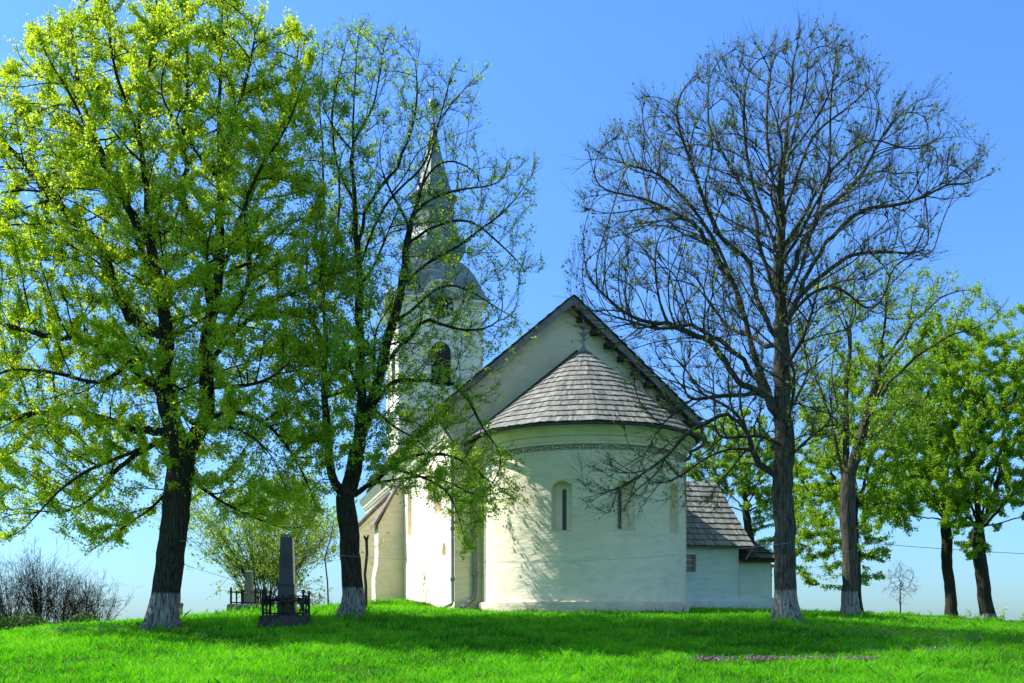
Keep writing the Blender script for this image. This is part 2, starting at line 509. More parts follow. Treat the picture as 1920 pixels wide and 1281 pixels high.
# nave
XL, XR, YW = -4.57, 4.39, 26.2
APX, APZ, EVZ, EL, ER = -0.25, 13.74, 9.46, -5.20, 4.78
sl = (APZ-EVZ)/(APX-EL); sr = (APZ-EVZ)/(ER-APX)
zl = EVZ + (XL-EL)*sl - 0.26; zr = EVZ + (ER-XR)*sr - 0.26
nave = MB().prism([(XL, 1.2), (XR, 1.2), (XR, zr), (APX, APZ-0.27), (XL, zl)], 'y', 0, YW).build('nave_wall', M['plaster'], CH, off=OFF)
cuts = []
def s_window(x0p, x1p, top, bot, depth=0.28, arched=True):
    a = loc(x0p, bot, x=XL); b = loc(x1p, bot, x=XL); c = loc((x0p+x1p)/2, top, x=XL)
    w = abs(a[1]-b[1]); cy_ = (a[1]+b[1])/2; zb = (a[2]+b[2])/2; h = c[2]-zb
    o = arch_outline(w, h)
    MBc = MB().prism([(cy_+u, zb+v) for u, v in o], 'x', XL-0.3, XL+depth)
    cuts.append(MBc.build('cutter', None, None, off=(0,0,0)))
    cuts[-1].location = (G.x, G.y, 0); cuts[-1].rotation_euler = (0, 0, TH)
    return cy_, w, zb, h
wins = [s_window(815, 828, 868, 962), s_window(802, 811, 872, 940), s_window(764, 772, 905, 1004), s_window(829, 836, 1017, 1041, 0.2)]
boolean_cut(nave, cuts)
for cy_, w, zb, h in wins:
    MB().prism([(cy_+u*0.55, zb+0.06+v*0.9) for u, v in arch_outline(w, h)], 'x', XL+0.262 if h > 1 else XL+0.182, XL+0.32).build('window', M['glass'] if h < 0.1 else M['plaster'], CH, off=OFF)
# nave roof slabs and trim
FY = -0.42
def slab(xe, ze, xa, za, y0, y1, th):
    return [(xe, ze), (xa, za), (xa, za-th), (xe, ze-th)]
rb = MB().prism([(EL, EVZ), (APX, APZ), (ER, EVZ), (ER-0.05, EVZ-0.14), (APX, APZ-0.2), (EL+0.05, EVZ-0.14)], 'y', FY, YW+0.2)
rb.build('nave_roof', M['roof_slab'], CH, off=OFF)
for side, xe in ((-1, EL), (1, ER)):
    dx = xe-APX; n_ = Vector((dx, 0, EVZ-APZ)).normalized()
    MB().prism([(APX, APZ-0.03), (xe-side*0.02, EVZ-0.05), (xe-side*0.02, EVZ-0.30), (APX, APZ-0.34)], 'y', FY-0.035, FY).build('barge_board', M['board'], CH, off=OFF)
# shingle edge on top of the verge
vb = MB()
random.seed(5)
for side, xe in ((-1, EL), (1, ER)):
    Lh = math.hypot(xe-APX, EVZ-APZ)
    k = int(Lh/0.42)
    for i in range(k):
        t0, t1 = i/k, (i+1.15)/k
        j = random.uniform(0.0, 0.015)
        p0 = (APX+(xe-APX)*t0, APZ+(EVZ-APZ)*t0+0.02); p1 = (APX+(xe-APX)*min(t1, 1.02), APZ+(EVZ-APZ)*min(t1, 1.02)+0.065+j)
        vb.prism([p0, p1, (p1[0], p1[1]-0.035), (p0[0], p0[1]-0.02)], 'y', FY-0.09, FY+0.5)
vb.build('verge_shingles', M['dark_shingle'], CH, off=OFF)
# dark purlin ends below the right verge
for i in range(9):
    t = 0.08 + i*0.105
    x = APX+(ER-APX)*t; z = APZ+(EVZ-APZ)*t - 0.36
    MB().box(x-0.16, x+0.12, FY+0.02, 0.02, z-0.16, z+0.03).build('purlin_end', M['beam'], CH, off=OFF)
# south cornice, extruded moulding
cp = [(XL+0.05, 8.35), (XL-0.05, 8.35), (XL-0.05, 8.47), (XL-0.14, 8.53), (XL-0.14, 8.61), (XL-0.20, 8.63), (XL-0.24, 8.74), (XL-0.36, 8.90), (XL-0.44, 9.0), (XL-0.44, 9.1), (XL+0.05, 9.32)]
MB().prism(cp, 'y', -0.012, YW).build('cornice', M['plaster'], CH, off=OFF)
cp2 = [(XR-0.05, 8.35), (XR+0.05, 8.35), (XR+0.05, 8.47), (XR+0.12, 8.6), (XR+0.25, 9.0), (XR+0.25, 9.05), (XR-0.05, 9.2)]
MB().prism(cp2, 'y', -0.012, YW).build('cornice', M['plaster'], CH, off=OFF)
def half_pipe(mb, pts, r, drop=0.0, n=8):
    rings = []
    pts = [Vector(p) for p in pts]
    for i, p in enumerate(pts):
        d = (pts[min(i+1, len(pts)-1)]-pts[max(i-1, 0)]).normalized()
        u = d.cross(Vector((0,0,1))).normalized()
        ring = [p+u*math.cos(a)*r+Vector((0,0,1))*math.sin(a)*r for a in [math.pi+math.pi*k/n for k in range(n+1)]]
        ring += [p+u*math.cos(a)*(r-0.012)+Vector((0,0,1))*math.sin(a)*(r-0.012) for a in [2*math.pi-math.pi*k/n for k in range(n+1)]]
        rings.append(ring)
    mb.loft(rings, True, True)
gb = MB(); half_pipe(gb, [(EL-0.06, FY, EVZ-0.06), (EL-0.06, YW, EVZ-0.06)], 0.085)
gb.build('gutter', M['pipe'], CH, True, off=OFF)
gb = MB(); half_pipe(gb, [(ER+0.08, FY-0.1, EVZ-0.12), (ER+0.08, YW, EVZ-0.12)], 0.085)
gb.tube([(ER+0.08, FY+0.05, EVZ-0.2), (ER+0.08, FY+0.05, EVZ-0.5), (ER-0.35, FY+0.15, EVZ-0.78)], 0.06, 8)
gb.build('gutter', M['gutter'], CH, True, off=OFF)
# downpipe at the nave corner
q = loc(848.5, 1000, t=-0.09); q0 = q[0]
dp = MB().tube([(EL-0.06, FY+0.15, EVZ-0.14), (EL-0.06, FY+0.15, EVZ-0.35), (EL+0.1, -0.2, EVZ-0.55), (q0, -0.1, 8.3), (q0, -0.1, 2.62), (q0-0.06, -0.14, 2.5), (q0-0.42, -0.35, 2.34)], 0.06, 10)
dp.box(EL-0.17, EL+0.05, FY+0.04, FY+0.26, EVZ-0.42, EVZ-0.12)
for z in (3.4, 5.2, 7.0): dp.tube([(q0-0.075, -0.1, z), (q0+0.075, -0.1, z)], 0.07, 10)
dp.build('downpipe', M['pipe'], CH, True, off=OFF)

# apse ------------------------------------------------------------
RA = 3.6; CY = -0.8
def horseshoe(r, n=180, back=0.02):
    p = [(-r, back)]
    p += [(r*math.cos(math.pi+math.pi*i/n), CY+r*math.sin(math.pi+math.pi*i/n)) for i in range(n+1)]
    return p + [(r, back)]
ap = MB().prism(horseshoe(RA), 'z', 1.2, 8.3).build('apse_wall', M['plaster'], CH, off=OFF)
def apse_hit(px, py):
    d = Vector(((px-CX)/F, 1, (YH-py)/F)); o = Vector((0, 0, EYE)) - Vector((G.x, G.y, 0))
    ol = Vector((o.dot(RX), o.dot(AX)-CY)); dl = Vector((d.dot(RX), d.dot(AX)))
    a = dl.dot(dl); b = ol.dot(dl); c = ol.dot(ol)-RA*RA
    s = (-b-math.sqrt(max(0, b*b-a*c)))/a
    p = ol+dl*s
    return math.atan2(p.y, p.x), EYE+d.z*s
cuts = []; slits = []
for (pxc, top, bot) in ((1053, 898, 996), (1172, 898, 994), (1265, 903, 1000)):
    ph, zt = apse_hit(pxc, top); _, zb = apse_hit(pxc, bot)
    w, h = 0.74, zt-zb
    er = Vector((math.cos(ph), math.sin(ph), 0)); et = Vector((-math.sin(ph), math.cos(ph), 0))
    def ring(r, ww, hh, z):
        return [Vector((0, CY, z)) + er*r + et*u + Vector((0, 0, v)) for u, v in arch_outline(ww, hh)]
    c = MB().loft([ring(RA+0.25, w+0.05, h, zb-0.05), ring(RA-0.42, 0.56, h-0.10, zb+0.05)]).build('cutter', None)
    c.location = (G.x, G.y, 0); c.rotation_euler = (0, 0, TH); cuts.append(c)
    c = MB().loft([ring(RA-0.3, 0.15, h-0.35, zb+0.07), ring(RA-0.60, 0.15, h-0.35, zb+0.07)]).build('cutter', None)
    c.location = (G.x, G.y, 0); c.rotation_euler = (0, 0, TH); cuts.append(c)
    slits.append([ring(RA-0.50, 0.149, h-0.352, zb+0.071), ring(RA-0.56, 0.149, h-0.352, zb+0.071)])
boolean_cut(ap, cuts)
for s_ in slits:
    MB().loft(s_).build('window', M['glass'], CH, off=OFF)
pz = EYE+(YH-1127)/F*32.9
pr = [(RA+0.16, 1.2), (RA+0.155, pz-0.03), (RA+0.12, pz), (RA-0.03, pz+0.015)]
def sweep_horseshoe(prof, name, mat, n=96, smooth=False, back=0.0):
    rings = []
    for r, z in prof:
        rings.append([(x, y, z) for x, y in horseshoe(r, n, back)])
    mb = MB().loft(rings, closed=False, caps=False)
    return mb.build(name, mat, CH, smooth, off=OFF)
sweep_horseshoe(pr, 'plinth', M['plaster'], 120, True)
# cornice
zc = 7.68
sweep_horseshoe([(RA-0.02, zc), (RA+0.045, zc), (RA+0.045, zc+0.10), (RA+0.085, zc+0.104), (RA+0.085, zc+0.15), (RA+0.12, zc+0.20), (RA+0.12, zc+0.24),
                 (RA+0.095, zc+0.245), (RA+0.095, zc+0.262), (RA+0.19, zc+0.266), (RA+0.20, zc+0.31), (RA+0.25, zc+0.38), (RA+0.33, zc+0.45), (RA+0.37, zc+0.50), (RA+0.37, zc+0.56), (RA-0.02, zc+0.58)], 'cornice', M['plaster'], 120, True, back=-0.013)
# painted meander frieze
fz0, fz1 = zc-0.185, zc-0.005
fb = MB()
def cyl_quad(mb, u0, u1, v0, v1, r):
    n = max(1, int(abs(u1-u0)/0.12)); vv = []
    for i in range(n+1):
        a = (u0+(u1-u0)*i/n)/RA + 1.5*math.pi
        vv += [(r*math.cos(a), CY+r*math.sin(a), v0), (r*math.cos(a), CY+r*math.sin(a), v1)]
    mb.add(vv, [(2*i, 2*i+2, 2*i+3, 2*i+1) for i in range(n)])
cyl_quad(fb, -5.55, 5.5, fz0, fz1, RA+0.004)
fr = fb.build('frieze', M['frieze'], CH, off=OFF)
lb = MB(); H = fz1-fz0; lw = 0.027
random.seed(11)
cyl_quad(lb, -5.55, 5.5, fz0, fz0+0.012, RA+0.008); cyl_quad(lb, -5.55, 5.5, fz1-0.012, fz1, RA+0.008)
u = -5.5
while u < 5.2:
    w = random.uniform(0.26, 0.38); k = random.randint(0, 4)
    def l(a0, a1, b0, b1): cyl_quad(lb, u+a0*w, u+a1*w, fz0+b0*H, fz0+b1*H, RA+0.008)
    tv = lw/w; th_ = lw/H
    l(0, tv, 0.05, 0.95); 
    if k == 0: l(0.2, 0.9, 0.75, 0.75+th_); l(0.2, 0.2+tv, 0.25, 0.75); l(0.2, 0.65, 0.25, 0.25+th_); l(0.62, 0.62+tv, 0.25, 0.55)
    elif k == 1: l(0.25, 0.25+tv, 0.05, 0.7); l(0.25, 0.8, 0.45, 0.45+th_); l(0.75, 0.75+tv, 0.2, 0.95)
    elif k == 2: l(0.2, 0.85, 0.2, 0.2+th_); l(0.8, 0.8+tv, 0.2, 0.8); l(0.35, 0.8, 0.75, 0.75+th_); l(0.35, 0.35+tv, 0.45, 0.8)
    elif k == 3: l(0.3, 0.3+tv, 0.3, 0.95); l(0.55, 0.55+tv, 0.05, 0.7); l(0.3, 0.55, 0.3, 0.3+th_)
    else: l(0.2, 0.8, 0.5, 0.5+th_); l(0.2, 0.2+tv, 0.5, 0.9); l(0.78, 0.78+tv, 0.1, 0.5); l(0.4, 0.8, 0.25, 0.25+th_)
    u += w*random.uniform(0.96, 1.05)
lb.build('meander_pattern', M['frieze_line'], fr, off=(0,0,0))
bpy.data.objects[fr.name].children[0].location = (0, 0, -Z0)

def shingle_strip(mb, edge_lo, edge_hi, rows, wid, rng, lift=0.035, over=0.22, th=0.022):
    """edge_lo/edge_hi: functions s->(Vector) of the lower and upper edge, s in 0..1; rows laid from low to high"""
    for r in range(rows):
        t0 = r/rows; t1 = (r+1)/rows
        L0 = (edge_lo(1)-edge_lo(0)).length; L1 = (edge_hi(1)-edge_hi(0)).length
        wlen = L0+(L1-L0)*t0
        n = max(1, int(round(wlen/wid)))
        cutsx = sorted([0, 1] + [min(0.999, max(0.001, (i+rng.uniform(-0.25, 0.25))/n)) for i in range(1, n)])
        rowdrop = rng.uniform(-0.006, 0.006)
        for a, b in zip(cutsx[:-1], cutsx[1:]):
            P = [edge_lo(a)*(1-t0)+edge_hi(a)*t0, edge_lo(b)*(1-t0)+edge_hi(b)*t0]
            Q = [edge_lo(a)*(1-t1)+edge_hi(a)*t1, edge_lo(b)*(1-t1)+edge_hi(b)*t1]
            nrm = (P[1]-P[0]).cross(Q[0]-P[0])
            if nrm.length < 1e-9: nrm = (P[1]-P[0]).cross(Q[1]-P[0])
            nrm.normalize()
            if nrm.z < 0: nrm = -nrm
            dn = (P[0]-Q[0]); dl = dn.length; dn = dn/dl if dl > 1e-6 else Vector((0,0,-1))
            dr = rng.uniform(-0.012, 0.022)+rowdrop
            lf = lift + rng.uniform(-0.004, 0.008)
            tp = 0.004
            gap = (P[1]-P[0])*0.02
            v = [P[0]+dn*dr+nrm*lf+gap, P[1]+dn*dr+nrm*(lf+rng.uniform(-.004,.004))-gap, Q[1]+nrm*tp-gap*0.5, Q[0]+nrm*tp+gap*0.5]
            v += [P[0]+dn*dr+nrm*(lf-th)+gap, P[1]+dn*dr+nrm*(lf-th)-gap, Q[1]-nrm*0.01, Q[0]-nrm*0.01]
            mb.add(v, [(0,1,2,3), (4,7,6,5), (0,4,5,1), (1,5,6,2), (3,7,4,0)], rng.random())

# apse roof: faceted half cone with shingle courses
ZE, ZP, RE = 8.32, EYE+(YH-653)/F*36.5, 4.18
rng = random.Random(21)
ar = MB(); NF = 7
fac = [math.pi + math.pi*i/NF for i in range(NF+1)]
apex = Vector((0, CY, ZP))
pts = [Vector((-RE, 0.0, ZE))] + [Vector((RE*math.cos(a)*1.012, CY+RE*math.sin(a)*1.012, ZE)) for a in fac] + [Vector((RE, 0.0, ZE))]
tops = [Vector((0, 0.0, ZP))] + [apex]*(NF+1) + [Vector((0, 0.0, ZP))]
for i in range(len(pts)-1):
    ea, eb, ta, tb = pts[i], pts[i+1], tops[i], tops[i+1]
    mid = None
    shingle_strip(ar, lambda s, ea=ea, eb=eb: ea.lerp(eb, s), lambda s, ta=ta, tb=tb: ta.lerp(tb, s)+Vector((0,0,0)), 15, 0.085, rng)
aroof = ar.build('apse_roof', M['shingle'], CH, off=OFF)
ub = MB()
for i in range(len(pts)-1):
    ub.add([pts[i]*1, pts[i+1]*1, tops[i+1], tops[i]], [(0, 1, 2, 3)])
    dn = Vector((0, 0, -0.05)); ins = 0.86
    a_, b_ = pts[i], pts[i+1]
    ub.add([a_, b_, Vector((b_.x*ins, CY+(b_.y-CY)*ins, ZE-0.04)), Vector((a_.x*ins, CY+(a_.y-CY)*ins, ZE-0.04))], [(0, 3, 2, 1)])
ub.v = [(x, y, z-0.03) for x, y, z in ub.v]
ub.build('roof_lining', M['beam'], CH, off=OFF)
capm = MB().lathe([(0.30, ZP-0.235), (0.2, ZP-0.14), (0.07, ZP+0.0), (0.055, ZP+0.05)], 0, CY, 20)
capm.build('roof_cap', M['pipe'], aroof, True, off=OFF)
fn = MB().lathe([(0.001, ZP-0.05), (0.06, ZP-0.02), (0.05, ZP+0.05), (0.045, ZP+0.38), (0.06, ZP+0.40), (0.11, ZP+0.46), (0.115, ZP+0.50), (0.07, ZP+0.56), (0.03, ZP+0.60),
                 (0.022, ZP+0.72), (0.065, ZP+0.75), (0.085, ZP+0.80), (0.06, ZP+0.86), (0.02, ZP+0.89), (0.012, ZP+1.0), (0.001, ZP+1.06)], 0, CY, 14)
fn.build('finial', M['pipe'], aroof, True, off=OFF)
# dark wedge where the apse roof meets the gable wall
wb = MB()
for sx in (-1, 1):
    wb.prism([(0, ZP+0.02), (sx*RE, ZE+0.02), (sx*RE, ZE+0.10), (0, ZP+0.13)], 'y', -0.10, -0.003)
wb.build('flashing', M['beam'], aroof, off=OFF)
# apse gutter
gp = [(-RE-0.08, -0.05, ZE-0.07)] + [((RE+0.09)*math.cos(math.pi+math.pi*i/60), CY+(RE+0.09)*math.sin(math.pi+math.pi*i/60), ZE-0.07) for i in range(61)] + [(RE+0.08, -0.05, ZE-0.07)]
gb = MB(); half_pipe(gb, gp, 0.075)
for i in range(4, 60, 6):
    a = math.pi+math.pi*i/60
    gb.tube([((RE-0.03)*math.cos(a), CY+(RE-0.03)*math.sin(a), ZE-0.02), ((RE+0.18)*math.cos(a), CY+(RE+0.18)*math.sin(a), ZE-0.06), ((RE+0.16)*math.cos(a), CY+(RE+0.16)*math.sin(a), ZE-0.15)], 0.014, 6)
gb.build('gutter', M['gutter'], CH, True, off=OFF)
# downpipes of the apse
q = loc(890, 1000, t=-0.12)[0]
dp = MB().tube([(-RE-0.08, -0.3, ZE-0.12), (-RE-0.08, -0.3, ZE-0.35), (q, -0.14, 7.45), (q, -0.14, 2.85), (q-0.05, -0.16, 2.72), (q-0.32, -0.3, 2.52), (q-0.55, -0.42, 2.38)], 0.075, 10)
for z in (3.6, 5.4, 7.0): dp.tube([(q-0.09, -0.14, z), (q+0.09, -0.14, z)], 0.085, 10)
dp.build('downpipe', M['pipe'], CH, True, off=OFF)
a = math.atan2(-0.30, 0.954)
dp = MB().tube([(RE+0.05, -0.75, ZE-0.1), (RE+0.03, -0.75, ZE-0.3), (RA+0.09, -0.7, ZE-0.75), (RA+0.09, -0.7, 2.6)], 0.055, 10)
dp.build('downpipe', M['gutter'], CH, True, off=OFF)

# buttress and south porch
bt = loc(757, 1125, x=XL)[1]; bo = loc(706, 1128, t=bt)[0]
ztop = loc(752, 902, t=bt)[2]; zlow = loc(710, 985, t=bt)[2]
rng = random.Random(4)
bb = MB(); rings = []
for k in range(9):
    t = k/8; z = 1.5+(zlow-1.5)*t; w = bo + 0.10*t*0 + (0.06 if t > 0.5 else -0.04) + rng.uniform(-0.03, 0.03)
    rings.append([(w, bt, z), (XL+0.05, bt, z), (XL+0.05, bt+1.3, z), (w, bt+1.3, z)])
rings.append([(XL-0.1, bt, ztop), (XL+0.05, bt, ztop), (XL+0.05, bt+1.3, ztop), (XL-0.1, bt+1.3, ztop)])
bb.loft(rings)
bb.build('buttress', M['plaster'], CH, off=OFF)
MB().prism([(bo-0.12, zlow-0.12), (bo-0.12, zlow+0.06), (XL-0.003, ztop+0.28), (XL-0.003, ztop+0.08)], 'y', bt-0.14, bt+1.42).build('buttress_cap', M['cap'], CH, off=OFF)
pt = bt+4.2
po = loc(671, 1120, t=pt)[0]; pzl = loc(671, 991, t=pt)[2]; pzh = pzl+(XL-po)*1.05
MB().prism([(po, 1.2), (XL+0.05, 1.2), (XL+0.05, pzh), (po, pzl)], 'y', pt, pt+5.5).build('porch_wall', M['plaster'], CH, off=OFF)
MB().prism([(po-0.25, pzl-0.2), (po-0.25, pzl-0.02), (XL-0.003, pzh+0.2), (XL-0.003, pzh+0.02)], 'y', pt-0.15, pt+5.6).build('porch_roof', M['cap'], CH, off=OFF)

# tower ------------------------------------------------------------
TW = empty('tower', (0, 28.6, 0)); TW.parent = CH
TOFF = (0, 0, Z0)
h = 2.55
tb = MB().box(-h, h, -h, h, 1.2, 21.3)
tb.build('tower_wall', M['tower_plaster'], TW, off=TOFF)
pl = MB()
for sx in (-1, 1):
    for sy in (-1, 1):
        for (z0, z1, e) in ((1.2, 14.35, 0.06), (14.9, 20.15, 0.10)):
            xa, xb = sorted((sx*(h+e), sx*(h-0.55))); ya, yb = sorted((sy*(h+e), sy*(h-0.55)))
            pl.box(xa, xb, ya, yb, z0, z1)
            xa, xb = sorted((sx*(h-0.75), sx*(h-0.95))); ya, yb = sorted((sy*(h+0.05), sy*(h-0.3)))
            if z0 > 10:
                pl.box(xa, xb, ya, yb, z0, z1)
                xa, xb = sorted((sx*(h+0.05), sx*(h-0.3))); ya, yb = sorted((sy*(h-0.75), sy*(h-0.95)))
                pl.box(xa, xb, ya, yb, z0, z1)
        xa, xb = sorted((sx*(h+0.16), sx*(h-0.62))); ya, yb = sorted((sy*(h+0.16), sy*(h-0.62)))
        pl.box(xa, xb, ya, yb, 20.0, 20.17)
pl.build('pilasters', M['tower_plaster'], TW, off=TOFF)
def ring_sq(e, z): return [(-h-e, -h-e, z), (h+e, -h-e, z), (h+e, h+e, z), (-h-e, h+e, z)]
sc_ = MB().loft([ring_sq(e, z) for e, z in ((0.02, 14.3), (0.08, 14.35), (0.08, 14.42), (0.22, 14.6), (0.26, 14.62), (0.26, 14.70), (0.05, 14.84))])
sc_.build('string_course', M['tower_plaster'], TW, off=TOFF)
MB().loft([ring_sq(0.32, 14.703), ring_sq(0.32, 14.72), ring_sq(0.0, 14.9)]).build('string_course_flashing', M['pipe'], TW, off=TOFF)
eb_ = MB().loft([ring_sq(e, z) for e, z in ((0.03, 20.15), (0.14, 20.18), (0.14, 20.32), (0.18, 20.36), (0.18, 20.44), (0.06, 20.48))])
eb_.build('architrave', M['tower_plaster'], TW, off=TOFF)
# arched cornice on four sides
ZK = 21.05; AR = 1.12
prof = [(0.02, 0.0), (0.10, 0.03), (0.10, 0.12), (0.18, 0.18), (0.18, 0.26), (0.30, 0.38), (0.44, 0.46), (0.48, 0.50), (0.48, 0.62), (0.02, 0.66)]
us = [-1, -0.8, -0.62] + [math.sin(a)*0.0 for a in []]
def path(e):
    pts_ = [(-h-e, 0.0), (-AR-0.45, 0.0), (-AR-0.22, 0.02)]
    for i in range(0, 17):
        a = math.pi*(1-i/16.0)
        pts_.append(((AR)*math.cos(a)*1.0, 0.16+AR*0.86*math.sin(a)))
    return pts_ + [(AR+0.22, 0.02), (AR+0.45, 0.0), (h+e, 0.0)]
co_ = MB(); roofb = MB()
for k in range(4):
    c, s_ = math.cos(k*math.pi/2), math.sin(k*math.pi/2)
    def T(u_, y_, z_): return (c*u_-s_*y_, s_*u_+c*y_, z_)
    rings = [[T(u_, -h-e, ZK+zz+dz) for u_, zz in path(e)] for e, dz in prof]
    co_.loft(rings, closed=False, caps=False)
    base = path(0.0)
    co_.add([T(u_, -h-0.018, ZK+zz+0.05) for u_, zz in base] + [T(u_, -h-0.018, 20.5) for u_, zz in base], [(i, i+1, len(base)+i+1, len(base)+i) for i in range(len(base)-1)])
    bar = [(u_, zz) for u_, zz in path(0.48) if abs(u_) < AR+0.5]
    roofb.loft([[T(u_, -h-0.50, ZK+zz+0.645) for u_, zz in bar], [T(u_, -h+1.7, ZK+zz+0.66) for u_, zz in bar]], closed=False, caps=False)
co_.build('cornice', M['tower_plaster'], TW, off=TOFF)
# bell roof, bulb, lantern, spire
sp = empty('spire_parts', (0,0,0)); bpy.data.objects.remove(sp)
bell = [(3.06, 21.70), (2.98, 21.78), (2.80, 22.0), (2.62, 22.4), (2.42, 22.95), (2.16, 23.5), (1.86, 24.0), (1.62, 24.3), (1.42, 24.5)]
rings = [[(-r, -r, z), (r, -r, z), (r, r, z), (-r, r, z)] for r, z in bell]
roofb.loft(rings)
roofb.build('bell_roof', M['spire'], TW, off=TOFF)
rt = math.pi/8
bulb = [(1.42, 24.45), (1.50, 24.52), (1.50, 24.6), (1.42, 24.64), (1.62, 24.8), (1.95, 25.12), (2.12, 25.5), (2.10, 25.85), (1.90, 26.2), (1.62, 26.48), (1.46, 26.75), (1.44, 26.9)]
MB().lathe(bulb, 0, 0, 8, rot=rt).build('bulb_roof', M['spire'], TW, off=TOFF)
lan = [(1.46, 26.9), (1.52, 26.93), (1.52, 27.0), (1.40, 27.04), (1.36, 27.9), (1.44, 27.95), (1.44, 28.03), (1.34, 28.08), (1.32, 28.5), (1.42, 28.6), (1.58, 28.78), (1.62, 28.82), (1.62, 28.92), (1.5, 28.98)]
MB().lathe(lan, 0, 0, 8, rot=rt).build('lantern', M['spire'], TW, off=TOFF)
spi = [(1.5, 28.96), (1.28, 29.15), (1.12, 29.5), (0.98, 29.9), (0.82, 30.5), (0.66, 31.2), (0.48, 31.9), (0.32, 32.55), (0.22, 33.0), (0.17, 33.25), (0.24, 33.3), (0.26, 33.4), (0.17, 33.48), (0.13, 33.6), (0.20, 33.68), (0.10, 33.78), (0.07, 34.5), (0.05, 34.6)]
spo = MB().lathe(spi, 0, 0, 8, rot=rt).build('spire', M['spire'], TW, off=TOFF)
bl = MB().lathe([(0.34*math.sin(math.pi*i/12)+0.001, 34.95-0.36*math.cos(math.pi*i/12)) for i in range(13)], 0, 0, 16)
bl.lathe([(0.35, 34.92), (0.37, 34.95), (0.35, 34.98)], 0, 0, 16)
bl.build('spire_ball', M['ball'], TW, True, off=TOFF)
cr = MB().box(-0.035, 0.035, -0.035, 0.035, 35.28, 36.5).box(-0.32, 0.32, -0.03, 0.03, 36.02, 36.1)
for x in (-0.32, 0.32): cr.lathe([(0.001, 36.0), (0.06, 36.06), (0.001, 36.12)], x, 0, 8)
cr.lathe([(0.001, 36.45), (0.07, 36.53), (0.001, 36.62)], 0, 0, 8)
for k in range(4):
    a = math.pi/4+k*math.pi/2
    cr.tube([(0, 0, 36.06), (0.22*math.cos(a), 0, 36.06+0.22*math.sin(a))], 0.012, 5)
cr.build('cross', M['ball'], TW, off=TOFF)
